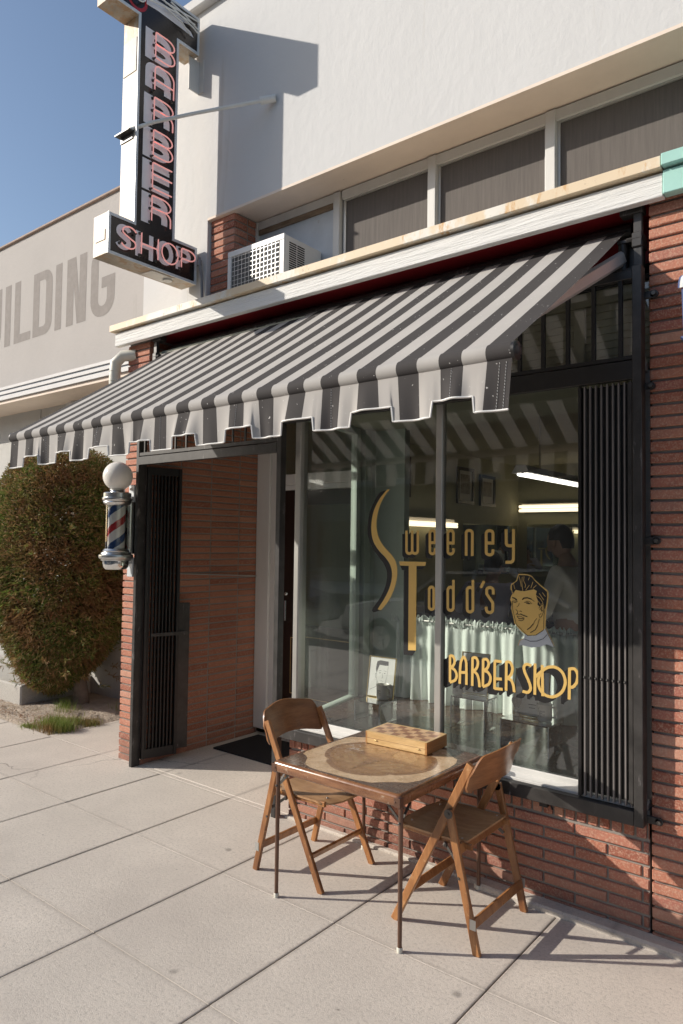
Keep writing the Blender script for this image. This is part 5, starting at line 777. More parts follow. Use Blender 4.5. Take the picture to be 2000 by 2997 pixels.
m=M();gb(m,.05,.36,.03,.038,.985,1.012);m.build('catch_lever',MT['blackworn'],dgate)
for z,hx in ((2.89,.045),(1.769,.05),(.535,.055),(2.47,.03)):
    m=M();m.box(-.925,-.925+hx,3.352,3.364,z-.017,z+.017,b=.003);m.cyl((-.925+hx,3.352,z),(-.925+hx,3.364,z),.017,16);lug=m.build('wall_lug',MT['blackworn'],gt)
    m=M();m.cyl((-.925+hx,3.336,z),(-.925+hx,3.352,z),.010,6);m.build('lug_bolt',MT['hinge'],lug)
m=M();m.tube([(-4.68,3.55,1.475),(-4.66,4.62,1.42)],.006,6);tag(m.build('rod',MT['frame'],origin=(-4.63,3.9,1.45)),'thin grey metal rod running along the entry brick wall','rod')
bpy.data.objects['rod'].location=(-4.61,3.9,1.45)
# small bits on the low wall
m=M();m.box(-1.42,-1.38,3.35,3.38,.475,.515);m.tube([(-1.37,3.36,.505),(-1.355,3.355,.47)],.005);m.build('rail_bracket',MT['blackworn'],gt)

# ================================================================== NEON SIGN
XS=-4.10;sg=thing('neon_sign','tall black projecting sign with pink neon lettering above white painted capitals','sign',(-4.18,3.0,3.63))
out=[(2.62,3.635),(3.367,3.635),(3.367,3.912),(3.160,3.912),(3.160,5.372),(3.347,5.372),(3.347,5.655),(2.60,5.655),(2.60,5.372),(2.815,5.372),(2.815,3.912),(2.62,3.912)]
fx=lambda p,q,d:(d,p,q)
m=M();m.prism(out,fx,XS-.168,XS-.004);m.build('cabinet',MT['galv'],sg)
def inset(P,d):
    n=len(P);o=[]
    for i in range(n):
        a=Vector(P[i-1]);b_=Vector(P[i]);c=Vector(P[(i+1)%n]);e1=(b_-a).normalized();e2=(c-b_).normalized();n1=Vector((-e1.y,e1.x));n2=Vector((-e2.y,e2.x));k=(n1+n2);k=k/ max(.3,k.dot(n1));o.append((b_.x+k.x*d,b_.y+k.y*d))
    return o
i1=inset(out,.019);m=M();n=len(out)
vs=[fx(p,q,XS+.004) for p,q in out]+[fx(p,q,XS+.004) for p,q in i1]+[fx(p,q,XS-.0035) for p,q in out]+[fx(p,q,XS-.0035) for p,q in i1]
m.add(vs,[(i,(i+1)%n,n+(i+1)%n,n+i) for i in range(n)]+[(2*n+i,i,(i+1)%n,2*n+(i+1)%n)[::-1] for i in range(n)]+[(n+i,3*n+i,3*n+(i+1)%n,n+(i+1)%n)[::-1] for i in range(n)])
m.build('rim',MT['signrim'],sg)
m=M();m.poly([fx(p,q,XS-.002) for p,q in i1]);m.build('face_panel',MT['signblack'],sg)
# glyphs as strokes on a unit box: (fat strokes)
def el(cx,cy,rx,ry,a0,a1,n=10): return arc(cx,cy,rx,ry,a0,a1,n)
GY_={
'B':[[(0,0),(0,1)],[(0,1),(.55,1)]+el(.55,.77,.42,.23,90,-90)+[(0,.54)],[(0,.54),(.58,.54)]+el(.58,.27,.42,.27,90,-90)+[(0,0)]],
'A':[[(0,0),(0,.8)]+el(.22,.8,.22,.2,180,90)+[(.5,1)]+el(.6,.7,.38,.3,90,0)+[(.98,0)],[(0,.42),(.98,.42)]],
'R':[[(0,0),(0,1)],[(0,1),(.55,1)]+el(.55,.76,.42,.24,90,-90)+[(0,.52)],[(.3,.52),(.65,.52)]+el(.65,.27,.32,.25,90,0)+[(.97,0)]],
'E':[[(0,0),(0,1)],[(0,1),(1,1)],[(0,.55),(1,.55)],[(0,0),(1,0)]],
'S':[el(.55,.74,.40,.26,20,200)+[(.3,.58),(.75,.42)]+el(.48,.26,.42,.26,30,-160)],
'H':[[(0,0),(0,1)],[(1,0),(1,1)],[(0,.5),(1,.5)]],
'O':[el(.5,.5,.5,.5,0,360,24)],
'P':[[(0,0),(0,1)],[(0,1),(.5,1)]+el(.5,.74,.46,.26,90,-90)+[(0,.48)]]}
def place(ch,y0,y1,z0,z1): return [[(y0+(y1-y0)*p,z0+(z1-z0)*q) for p,q in s_] for s_ in GY_[ch]]
k=0;cells=[]
for i,ch in enumerate('BARBER'):
    z1=5.325-.2335*i;z0=z1-.212;cells.append((ch,2.876,3.104,z0,z1,.034,.028,.072,.060))
for ch,y0,y1,z0,z1 in (('S',2.665,2.815,3.690,3.868),('H',2.835,2.985,3.685,3.865),('O',3.005,3.158,3.692,3.868),('P',3.178,3.320,3.70,3.872)):
    cells.append((ch,y0,y1,z0,z1,.020,.020,.040,.036))
for ci,(ch,y0,y1,z0,z1,hs,hv,ws,wv) in enumerate(cells):
    m=M();st_=place(ch,y0+hs,y1-hv-.002,z0+hv,z1-hv)
    for j,s_ in enumerate(st_):
        w_=ws if (j==0 and ch in 'BREHP') else wv
        if ch in 'BARBER' and j>0: w_=.052
        if len(s_)==2:  # square ends
            a=Vector(s_[0]);b_=Vector(s_[1]);d=(b_-a).normalized()*wv*.5;s_=[tuple(a-d),tuple(b_+d)]
        m.ribbon(s_,w_,fx,XS-.0005+j*.0002)
    L=m.build('painted_letter',MT['signwhite'],sg)
    m=M();dy=.066 if ci<6 else .030
    nt_=place(ch,y0+dy,y1+(.004 if ci<6 else .018),z0+.012,z1-.018)
    for s_ in nt_:
        m.tube([(XS+.026,p,q) for p,q in s_],.0050,6)
    lamp=m.build('neon_tube',MT['neonred'],sg)
    m=M()
    for s_ in nt_[:2]:
        for p,q in (s_[0],s_[-1]): m.tube([(XS-.002,p,q),(XS+.03,p,q)],.0055,6);m.sphere((XS,p,q),.011,8,5)
    m.build('glass_standoff',MT['clear'] if False else MT['hinge'],lamp)
m=M()
for pts in ([(2.942,5.60),(3.019,5.568),(3.323,5.602)],[(2.845,5.493),(2.981,5.529),(3.101,5.55),(3.281,5.56)],[(2.974,5.573),(3.071,5.568),(3.268,5.53),(3.314,5.511)],[(2.994,5.537),(3.159,5.51),(3.242,5.458)],[(3.06,5.60),(3.2,5.575),(3.322,5.535)],[(2.70,5.60),(2.85,5.50),(2.99,5.53)]):
    m.tube([(XS+.028,p,q) for p,q in pts],.006,6)
m.tube([(XS+.028,2.80+.05*math.cos(a/10*PI),5.50+.05*math.sin(a/10*PI)) for a in range(0,20)],.006,6);m.build('unlit_tubes',MT['neonoff'],sg)
m=M();m.poly([fx(p,q,XS-.0008) for p,q in ((2.876,5.485),(2.976,5.493),(3.183,5.488),(3.294,5.481),(3.269,5.513),(3.152,5.534),(3.281,5.561),(3.071,5.575),(2.881,5.56))]);m.build('painted_blade',MT['signwhite'],sg)
m=M();m.ribbon(el(2.80,5.48,.075,.075,0,360,24),.022,fx,XS-.0009);m.build('painted_ring',MT['pred'],sg)
apm=paint('dull_access_plate',(.30,.28,.25),.55,.2,var=.25,spots=[(.6,(.2,.1,.05,1),12,None)])
for q in ((-4.262,-4.112,2.811,2.8148,4.98,5.22),(-4.24,-4.13,2.616,2.6198,3.73,3.80)):
    m=M();m.box(*q);m.build('access_plate',apm,sg)
m=M();m.box(-4.285,-4.12,2.77,2.815,4.548,4.558);m.box(-4.27,-4.13,2.808,2.815,4.505,4.55);m.build('stay_bracket',MT['blackworn'],sg)
m=M();m.lathe((-4.18,3.17,3.634),[(.0,-.014),(.032,-.012),(.038,0)],16);m.add([(-4.25,2.98,3.632),(-4.12,2.99,3.632),(-4.12,3.19,3.632),(-4.25,3.18,3.632)],[(0,1,2,3)]);m.build('service_cap',MT['frame'],sg)
m=M();m.box(-4.16,-4.15,3.30,3.41,5.12,5.37);m.box(-4.16,-4.10,3.394,3.40,5.12,5.37);m.build('wall_bracket',MT['oldwhite'],sg)
m=M();m.tube([(-3.335,3.395,4.775),(-3.42,3.33,4.755)],.026,10);m.tube([(-3.40,3.345,4.76),(-3.80,3.06,4.675),(-4.02,2.90,4.62),(-4.14,2.80,4.565)],.0125,8)
st=m.build('sign_stay',MT['rod'],origin=(-3.34,3.4,4.77),smooth=True);tag(st,'slim white pole bracing the tall neon sign to the wall','sign stay')
m=M();m.tube([(-4.06,3.36,3.83),(-4.05,3.36,3.75),(-4.055,3.38,3.70),(-4.03,3.37,3.50)],.011,8);m.cyl((-4.06,3.36,3.77),(-4.06,3.36,3.81),.018,10)
tag(m.build('conduit',MT['conduit'],origin=(-4.05,3.37,3.5),smooth=True),'short grey electrical conduit dropping from the sign to the ledge','conduit')
# ================================================================== AIR CONDITIONER
ac=thing('air_conditioner','white window air conditioner with a wire mesh front on the rusty ledge','air conditioner',(-3.4,3.45,3.478))
AX0,AX1,AY=-3.665,-3.130,3.285
m=M();m.box(AX0,AX1,AY+.012,3.66,3.48,3.742,b=.004);m.build('casing',MT['acwhite'],ac)
m=M();m.box(AX0-.002,AX1+.002,AY,AY+.014,3.705,3.745,b=.003);m.box(AX0-.002,AX0+.035,AY,AY+.014,3.48,3.705,b=.003);m.box(AX1-.04,AX1+.002,AY,AY+.014,3.48,3.705,b=.003);m.build('front_frame',MT['acwhite'],ac)
m=M();m.box(AX0+.035,AX1-.04,AY+.009,AY+.0115,3.48,3.705);m.build('condenser_coil',MT['fin'],ac)
m=M()
for i in range(1,13): x=AX0+.035+i*(AX1-AX0-.075)/13;m.box(x-.0011,x+.0011,AY-.0015,AY+.0008,3.48,3.706)
for i in range(7): z=3.50+i*.032;m.box(AX0+.034,AX1-.04,AY-.0035,AY-.0017,z-.0011,z+.0011)
m.build('wire_mesh',MT['wire'],ac)
m=M()
for cx0,cx1 in ((3.335,3.405),(3.413,3.485)):
    for i in range(14): z=3.50+i*.015;m.box(AX1+.0005,AX1+.0012,cx0,cx1,z,z+.0085)
m.build('side_louvre',MT['blackhole'],ac)
# ================================================================== DOWNSPOUT
m=M();m.tube([(-4.86,3.40,3.235),(-4.95,3.33,3.225),(-5.00,3.30,3.17),(-5.01,3.30,3.06),(-5.01,3.30,2.94),(-4.985,3.33,2.86),(-4.94,3.40,2.80)],[.045,.046,.047,.046,.046,.045,.042],14)
for z in (3.10,3.02): m.lathe((-5.005,3.30,z),[(.046,-.003),(.049,-.002),(.049,.002),(.046,.003)],14)
tag(m.build('downspout',MT['pipe'],origin=(-4.9,3.38,2.8),smooth=True),'fat cream elbow pipe under the left end of the white ledge','pipe')

# ================================================================== BARBER POLE
PX_,PY_=-4.742,3.175;PHP=.248
bp=thing('barber_pole','red white and blue barber pole with a round white globe on the brick pier','barber pole',(PX_,3.33,1.8))
m=M();m.sphere((PX_,PY_,2.225),.112,32,20,sc=(1,1,1.0));m.build('globe',MT['globe'],bp,smooth=True,ang=180)
m=M();m.lathe((PX_,PY_,0),[(0,2.118),(.05,2.118),(.055,2.10),(.098,2.098),(.104,2.092),(.104,2.062),(.110,2.058),(.112,2.045),(.108,2.034),(.103,2.030),(.105,2.022),(.099,2.012),(.094,2.006),(.086,2.0),(0,2.0)],40)
m.lathe((PX_,PY_,0),[(0,2.13),(.05,2.13),(.06,2.115)],30);m.build('top_cap',MT['steel'],bp,smooth=True)
m=M();nz=110;na=48
for i in range(nz+1):
    for k_ in range(na): a=2*PI*k_/na;m.v.append((PX_+.064*math.cos(a),PY_+.064*math.sin(a),1.66+.345*i/nz))
for i in range(nz):
    for k_ in range(na):
        l=(k_+1)%na;m.f.append((i*na+k_,i*na+l,(i+1)*na+l,(i+1)*na+k_))
        ph=((k_+.5)/na*.276-(i+.5)/nz*.345+PHP)%.276/.276   # helix, rises to the right
        m.mi.append(1 if ph<.22 else (0 if ph<.5 else (2 if ph<.72 else 0)))
m.build('striped_drum',[MT['pwhite'],MT['pred'],MT['pblue']],bp,smooth=True)
m=M();m.lathe((PX_,PY_,0),[(.083,1.655),(.083,2.005)],40);m.build('glass_cylinder',MT['clear'],bp,smooth=True)
m=M();m.lathe((PX_,PY_,0),[(0,1.668),(.085,1.668),(.092,1.66),(.100,1.652),(.098,1.645),(.108,1.640),(.112,1.628),(.126,1.622),(.129,1.606),(.124,1.594),(.112,1.588),(.110,1.578),(.0,1.578)],40);m.build('base_ring',MT['steel'],bp,smooth=True)
m=M();m.lathe((PX_,PY_,0),[(.098,1.582),(.098,1.555),(.094,1.53),(.080,1.512),(.05,1.505),(0,1.503)],36);m.build('bottom_cup',MT['chrome'],bp,smooth=True)
m=M();na=24;pts=[]
for k_ in range(40):
    a=PI*(-.10+1.2*k_/39)-PI/2*0;r_=.066+.004*math.cos(k_*PI*.62*2);pts.append((PX_+.045+r_*math.sin(a-PI*.1)*.9,3.335-.0-r_*abs(math.cos((a-PI*.5)))*1.1 if False else 3.365-.085*math.sin(PI*k_/39)-.006*math.cos(k_*1.25)))
pts=[(PX_+.045*math.cos(PI+PI*k_/47),3.285-.03*math.sin(PI*k_/47)-.005*(math.cos(k_*1.05)>0)) for k_ in range(48)]+[(PX_+.045,3.335),(PX_-.045,3.335)]
m.prism(pts,lambda p,q,d:(p,q,d),1.63,2.03);m.build('back_column',MT['chrome'],bp)
for z0,z1 in ((2.02,2.165),(1.45,1.60)):
    m=M();m.box(PX_-.035,PX_+.035,3.30,3.375,z0,z1,b=.003);m.box(PX_-.03,PX_+.03,3.20,3.34,(z0+z1)/2-.012+( -.03 if z0>1.8 else .04),(z0+z1)/2+.012+(-.03 if z0>1.8 else .04));bb=m.build('wall_bracket',MT['signrim'],bp)
    m=M();m.sphere((PX_,3.298,(z0+z1)/2+.04),.012,8,6);m.build('bracket_bolt',MT['steel'],bb)
# ================================================================== DOORMAT
m=M();m.box(-4.56,-3.75,4.03,4.56,.002,.016,b=.004);o=m.build('doormat',MT['mat'],origin=(-4.1,4.3,.002));tag(o,'black rubber doormat lying in front of the shop door','doormat')
# ================================================================== CARD TABLE
tx,ty=-2.084,2.948;TZ=.667
tb=thing('card_table','worn brown card table with an inlaid parquet pattern holding a chess box','table',(tx,ty,0))
hx,hy=.376,.386
def rrect(hx,hy,r,n=5):
    o=[]
    for cx,cy,a in ((hx-r,hy-r,0),(-hx+r,hy-r,90),(-hx+r,-hy+r,180),(hx-r,-hy+r,270)): o+=arc(cx,cy,r,r,a,a+90,n)
    return o
m=M();prof_=[(0,TZ),(-.004,TZ),(.0,TZ-.0008),(.006,TZ-.004),(.009,TZ-.010),(.009,TZ-.046),(.006,TZ-.052),(-.006,TZ-.055),(-.02,TZ-.053)]
prof_=[(-.012,TZ),(-.004,TZ-.001),(.002,TZ-.004),(.006,TZ-.009),(.008,TZ-.016),(.007,TZ-.044),(.003,TZ-.051),(-.006,TZ-.054),(-.02,TZ-.052)]
base=rrect(hx-.006,hy-.006,.022);nb_=len(base);rng=random.Random(2)
for d,z in prof_:
    for p,q in base:
        l=math.hypot(p,q);s_=1;m.v.append((tx+p+(d if p>0 else -d)*min(1,abs(p)/(hx*.97))**8,ty+q+(d if q>0 else -d)*min(1,abs(q)/(hy*.97))**8,z+rng.uniform(-.0004,.0004)))
for i in range(len(prof_)-1):
    for k in range(nb_): l=(k+1)%nb_;m.f.append((i*nb_+k,i*nb_+l,(i+1)*nb_+l,(i+1)*nb_+k));m.mi.append(0)
m.build('table_edge',MT['tabedge'],tb,smooth=True,ang=80)
m=M();m.poly([(tx+p*.972,ty+q*.972,TZ-.0001) for p,q in base]);m.box(tx-hx+.03,tx+hx-.03,ty-hy+.03,ty+hy-.03,TZ-.03,TZ-.012);top=m.build('table_top',MT['tabdark'],tb)
Lo=[(-.362,-.164),(-.335,-.205),(-.300,-.222),(-.268,-.250),(-.245,-.285),(-.217,-.325),(-.16,-.350),(-.08,-.354),(.03,-.352),(.114,-.346),(.185,-.330),(.222,-.290),(.262,-.255),(.310,-.225),(.337,-.165),(.345,-.09),(.345,.0)]
outl=[(p*1.0,q) for p,q in Lo]+[(p,-q) for p,q in Lo[::-1][1:]]
outl=[(max(-.35,p),q) for p,q in outl]
m=M();m.poly([(tx+p,ty+q,TZ+.0004) for p,q in outl]);m.build('burl_inlay',MT['tablight'],top)
ring=[]
for i in range(72):
    a=2*PI*i/72;r_=.288+.010*math.cos(4*a)
    if abs(((a+PI/4)%(PI/2))-PI/4)>PI/4-.10: r_-=.018*(1-(PI/4-abs(((a+PI/4)%(PI/2))-PI/4))/.10)
    ring.append((r_*math.cos(a),r_*math.sin(a)))
m=M();m.poly([(tx+p,ty+q,TZ+.0007) for p,q in ring]);m.build('dark_ring_inlay',MT['tabmid'],top)
m=M();m.poly([(tx+p*.90,ty+q*.90,TZ+.0010) for p,q in ring]);m.build('centre_inlay',wood('printed_centre_veneer',(.26,.135,.055,1),(.42,.235,.105,1),6,(1.5,5,1),.25,.6),top)
for k in range(4):     # four chevron panels
    a0=k*PI/2+PI/4;ca,sa=math.cos(a0),math.sin(a0)
    for h in (0,1):
        m=M()
        for j in range(4):
            s0=.07+.045*j;w_=.022
            # stripe pair forming a V
            sg_=1 if h else -1
            pts=[(s0,0),(s0+w_,0),(s0+w_+.0,sg_*(.24-s0)*.9+0),(s0,sg_*(.24-s0)*.9)]
            q=[]
            for p_,r_ in pts:
                p2=p_+abs(r_)*.35*0;qx=p2*ca-r_*sa;qy=p2*sa+r_*ca
                l=math.hypot(qx,qy)
                if l>.252: qx*=.252/l;qy*=.252/l
                q.append((tx+qx,ty+qy,TZ+.0013+.00005*h))
            m.poly(q)
        m.build('chevron_inlay',MT['tabpanel'],top)
m=M();star=[]
for k in range(8):
    a=k*PI/4;r_=.24 if k%2==0 else .05;star.append((tx+r_*math.cos(a),ty+r_*math.sin(a),TZ+.0017))
m.poly(star);m.build('star_inlay',MT['tabmid'],top)
m=M();rng=random.Random(11)
for k in range(16):
    a=rng.uniform(0,6.28);cx=tx-.20+rng.gauss(0,.022);cy=ty+.02+rng.gauss(0,.03);l=rng.uniform(.01,.04)
    m.ribbon([(cx,cy),(cx+l*math.cos(a)*.5,cy+l*math.sin(a)*.5+rng.gauss(0,.004)),(cx+l*math.cos(a+.5),cy+l*math.sin(a+.5))],rng.uniform(.0012,.003),lambda p,q,d:(p,q,d),TZ+.0021+k*.00002)
m.build('worn_scratches',MT['paper'],top)
for sx in (-1,1):
    for sy in (-1,1):
        m=M();x,y=tx+sx*.3635,ty+sy*.3565
        m.tube([(x,y,.012),(x,y,TZ-.05)],[.0095,.0110],12);leg=m.build('leg',MT['tableg'],tb,smooth=True)
        m=M();m.lathe((x,y,0),[(0,0),(.0125,0),(.013,.018),(.011,.022)],12);m.build('foot_cap',MT['pipe'],leg,smooth=True)
        m=M();m.box(x-sx*.012,x-sx*.10,y-.003,y+.003,TZ-.056,TZ-.05);m.bar((x,y,TZ-.125),(x-sx*.075,y,TZ-.055),.004,.012);m.bar((x,y,TZ-.125),(x,y-sy*.075,TZ-.055),.004,.012,up=(1,0,0));m.sphere((x,y-.012,TZ-.125),.006,8,5);m.build('leg_brace',MT['hinge'],leg)
        m=M();X=tx+sx*(hx+.0035);Y=ty+sy*(hy+.0035)
        m.box(X-sx*.032,X,Y,Y-sy*.003,TZ-.052,TZ-.012,b=.001);m.box(X,X-sx*.003,Y-sy*.003,Y-sy*.03,TZ-.052,TZ-.012,b=.001);m.sphere((X-sx*.024,Y,TZ-.03),.004,8,5);m.build('corner_bracket',MT['tableg'],tb)
# ------------------------------------------------------------------ chess box
cb=thing('chess_box','closed pale wooden folding chess box lying on the card table','game box',(-2.11,3.22,TZ+.002),rot=.045)
bx,by,bz=.186,.108,.062
m=M();m.box(-bx,bx,-by,by,.001,bz,b=.002);m.build('box_side',MT['boxlight'],cb,world=False)
m=M();m.box(bx-.010,bx+.0006,-by-.0006,by+.0006,.0015,bz-.0006);m.box(-bx-.0006,-bx+.008,-by-.0006,by+.0006,.0015,bz-.0006);m.build('box_end',MT['boxend'],cb,world=False)
m=M();m.box(-bx-.001,bx+.001,-by-.001,by+.001,bz,bz+.003,b=.001);bt=m.build('board_border',MT['boxlight'],cb,world=False)
m=M();m2=M();sx_,sy_=.345/8,.185/4
for i in range(8):
    for j in range(4):
        x=-.1725+i*sx_;y=-.0925+j*sy_;((m if (i+j)%2 else m2)).add([(x,y,bz+.0034),(x+sx_,y,bz+.0034),(x+sx_,y+sy_,bz+.0034),(x,y+sy_,bz+.0034)],[(0,1,2,3)])
m.build('dark_squares',MT['sqd'],bt,world=False);m2.build('light_squares',MT['sql'],bt,world=False)
m=M();m.box(-bx-.0012,bx+.0012,-by-.0012,by+.0012,bz*.5-.0006,bz*.5+.0006);m.build('lid_seam',MT['sqd'],cb,world=False)
m=M();m.tube([(-.13,-by-.004,bz*.5-.006),(-.115,-by-.004,bz*.5-.006)],.003,6);m.tube([(.13,-by-.004,bz*.5-.006),(.145,-by-.004,bz*.5-.006)],.003,6);m.build('hook_catch',MT['brass'],cb,world=False)

# ================================================================== FOLDING CHAIRS
def make_chair(label,loc,rot):
    """local x points forward (towards the table), origin under the rear feet"""
    ch=thing('folding_chair',label,'chair',loc,rot,'wooden folding chairs at the card table')
    W=.2135
    for s_ in (-1,1):
        y=s_*W
        m=M();a=Vector((.437,y,.0));b_=Vector((.045,y,.785));m.bar(a,b_,.020,.038,up=(1,0,.5),ch=.004)
        m.build('long_leg',MT['chairwood'],ch,world=False)
        m=M();yi=s_*(W+.0225);m.bar((.0,yi,.0),(.141,yi,.575),.020,.037,up=(1,0,-.25),ch=.004);sh=m.build('short_leg',MT['chairwood'],ch,world=False)
        m=M();m.cyl((.139,yi+s_*.012,.560),(.139,yi-s_*.01,.560),.020,16);m.cyl((.139,yi+s_*.016,.560),(.139,yi,.560),.007,8);m.build('pivot_hinge',MT['hinge'],sh,world=False)
        m=M();m.cyl((.085,yi+s_*.013,.30),(.085,yi,.30),.006,10);m.bar((.10,yi-s_*.014,.345),(.175,s_*(W-.012),.405),.003,.014);m.sphere((.178,s_*(W-.012),.405),.012,8,6);m.build('seat_link',MT['hinge'],sh,world=False)
        m=M();m.bar((.055,s_*(W-.030),.418),(.43,s_*(W-.030),.425),.018,.026,ch=.003);m.build('seat_rail',MT['chairwood'],ch,world=False)
    m=M();m.bar((.362,-W,.158),(.362,W,.158),.014,.036,up=(.45,0,.9),ch=.002);m.build('front_stretcher',MT['chairwood'],ch,world=False)
    m=M();m.bar((.018,-W-.03,.125),(.018,W+.03,.125),.014,.040,up=(.2,0,.97),ch=.002);st_=m.build('rear_stretcher',MT['chairwood'],ch,world=False)
    for s_ in (-1,1):
        m=M();m.box(.002,.03,s_*(W+.033),s_*(W+.0345),.105,.148);m.build('stretcher_plate',MT['frame'],st_,world=False)
    m=M();m.bar((.092,-W-.03,.418),(.092,W+.03,.418),.014,.042,up=(.2,0,.97),ch=.002);m.build('upper_rail',MT['chairwood'],ch,world=False)
    # plywood seat, waisted outline, dished
    m=M();nu,nv=26,18
    def hw(t):
        w=.190+.012*math.sin(PI*t)
        if t>.80: w=.203*math.sqrt(max(0,1-((t-.80)/.215)**2.4))+.0
        return max(w,.03)
    vs=[]
    for lay in (0,1):
        for i in range(nu+1):
            t=i/nu;x=.075+.390*t
            for j in range(nv+1):
                s_=-1+2*j/nv;y=s_*hw(t)
                z=.438-.010*math.cos(s_*PI/2)*math.sin(PI*min(1,t*1.1))+(.006 if t<.2 else 0)*(1-t/.2)-max(0,t-.82)*.075*1.0-(.009 if lay else 0)
                vs.append((x,y,z))
    n1=(nu+1)*(nv+1);fs=[]
    for i in range(nu):
        for j in range(nv):
            a=i*(nv+1)+j;fs+=[(a,a+nv+1,a+nv+2,a+1),(n1+a,n1+a+1,n1+a+nv+2,n1+a+nv+1)]
    for i in range(nu):
        a=i*(nv+1);fs+=[(a,n1+a,n1+a+nv+1,a+nv+1)];a+=nv;fs+=[(a,a+nv+1,n1+a+nv+1,n1+a)]
    for j in range(nv):
        a=j;fs+=[(a,a+1,n1+a+1,n1+a)];a=nu*(nv+1)+j;fs+=[(a,n1+a,n1+a+1,a+1)]
    m.add(vs,fs);seat=m.build('seat',MT['seatply'],ch,world=False,smooth=True,ang=50)
    m=M()
    for p in ((.11,-.17),(.11,.17),(.40,-.13),(.40,.13)): m.sphere((p[0],p[1],.438 if p[0]<.2 else .436),.006,8,5)
    m.build('seat_screws',MT['steel'],seat,world=False)
    # curved back rest
    m=M();nu,nv=28,12;vs=[]
    for lay in (0,1):
        for i in range(nu+1):
            s_=-1+2*i/nu;y=s_*.228
            top=.838-.012*(1-abs(s_))*0+(.012*math.cos(s_*PI*1.0))*(1 if abs(s_)<.8 else 1)-.075*max(0,(abs(s_)-.80)/.2)**2.2
            bot=.655+.028*math.cos(s_*PI/2)**1.0-.0+.028*max(0,(abs(s_)-.90)/.1)**2
            for j in range(nv+1):
                t=j/nv;z=bot+(top-bot)*t
                x=.062-(z-.66)*.30-.050*math.cos(s_*PI/2)+.018*max(0,t-.7)*-1.6-(.0085 if lay else 0)+.012
                vs.append((x,y,z))
    n1=(nu+1)*(nv+1);fs=[]
    for i in range(nu):
        for j in range(nv):
            a=i*(nv+1)+j;fs+=[(a,a+1,a+nv+2,a+nv+1),(n1+a,n1+a+nv+1,n1+a+nv+2,n1+a+1)]
        a=i*(nv+1);fs.append((a,a+nv+1,n1+a+nv+1,n1+a));a+=nv;fs.append((a,n1+a,n1+a+nv+1,a+nv+1))
    for j in range(nv):
        a=j;fs.append((a,n1+a,n1+a+1,a+1));a=nu*(nv+1)+j;fs.append((a,a+1,n1+a+1,n1+a))
    m.add(vs,fs);m.build('backrest',MT['chairply'],ch,world=False,smooth=True,ang=50)
    return ch
make_chair('wooden folding chair at the left of the card table, its back towards the doorway',(-2.737,2.972,0),0.0)
make_chair('wooden folding chair at the right of the card table, its back to the window grille',(-1.452,3.015,0),PI+.0)

# ================================================================== THINGS ON THE GLASS DISPLAY
SG='clear display risers in the window'
def riser(label,cx,cy,w,dp,h,rot=0):
    t=thing('acrylic_riser',label,'display stand',(cx,cy,.6005),rot,SG)
    m=M();m.box(-w/2,w/2,-dp/2,dp/2,h-.007,h,b=.002);m.build('riser_top',MT['acryl'],t,world=False)
    for s_ in (-1,1):
        m=M();m.box(s_*w/2,s_*(w/2-.007),-dp/2,dp/2,0,h-.0075,b=.002);m.build('riser_leg',MT['acryl'],t,world=False)
    m=M()
    for s_ in (-1,1): m.box(s_*(w/2+.0003),s_*(w/2-.0065),-dp/2-.0006,-dp/2+.0010,.001,h-.003)
    m.box(w/2-.004,w/2+.0008,-dp/2,dp/2,h-.006,h+.0004);m.build('polished_edge',MT['edgelight'],t,world=False)
    return t
MT['edgelight']=paint('frosted_acrylic_edge',(.70,.76,.75),.3,bst=0)
riser('clear acrylic riser at the left end of the window, under a mug and sketch',-2.70,3.76,.20,.19,.128)
riser('clear acrylic riser behind the BARBER lettering, farthest from the glass',-2.132,4.02,.235,.17,.193)
riser('clear acrylic riser nearest the folding grille, carrying a shaving brush',-1.655,3.79,.290,.175,.168,-.04)
def text_part(s,size,mat,parent,loc,rot,name,ext=.0003):
    cu=bpy.data.curves.new(name,'FONT');cu.body=s;cu.size=size;cu.extrude=ext;cu.align_x='CENTER'
    o=bpy.data.objects.new('tmp',cu);C.objects.link(o);bpy.context.view_layer.update()
    me=bpy.data.meshes.new_from_object(o.evaluated_get(bpy.context.evaluated_depsgraph_get()));bpy.data.objects.remove(o)
    me.name=name;me.materials.clear();me.materials.append(mat);ob=bpy.data.objects.new(name,me);C.objects.link(ob);ob.parent=parent;ob.location=loc;ob.rotation_euler=rot;return ob
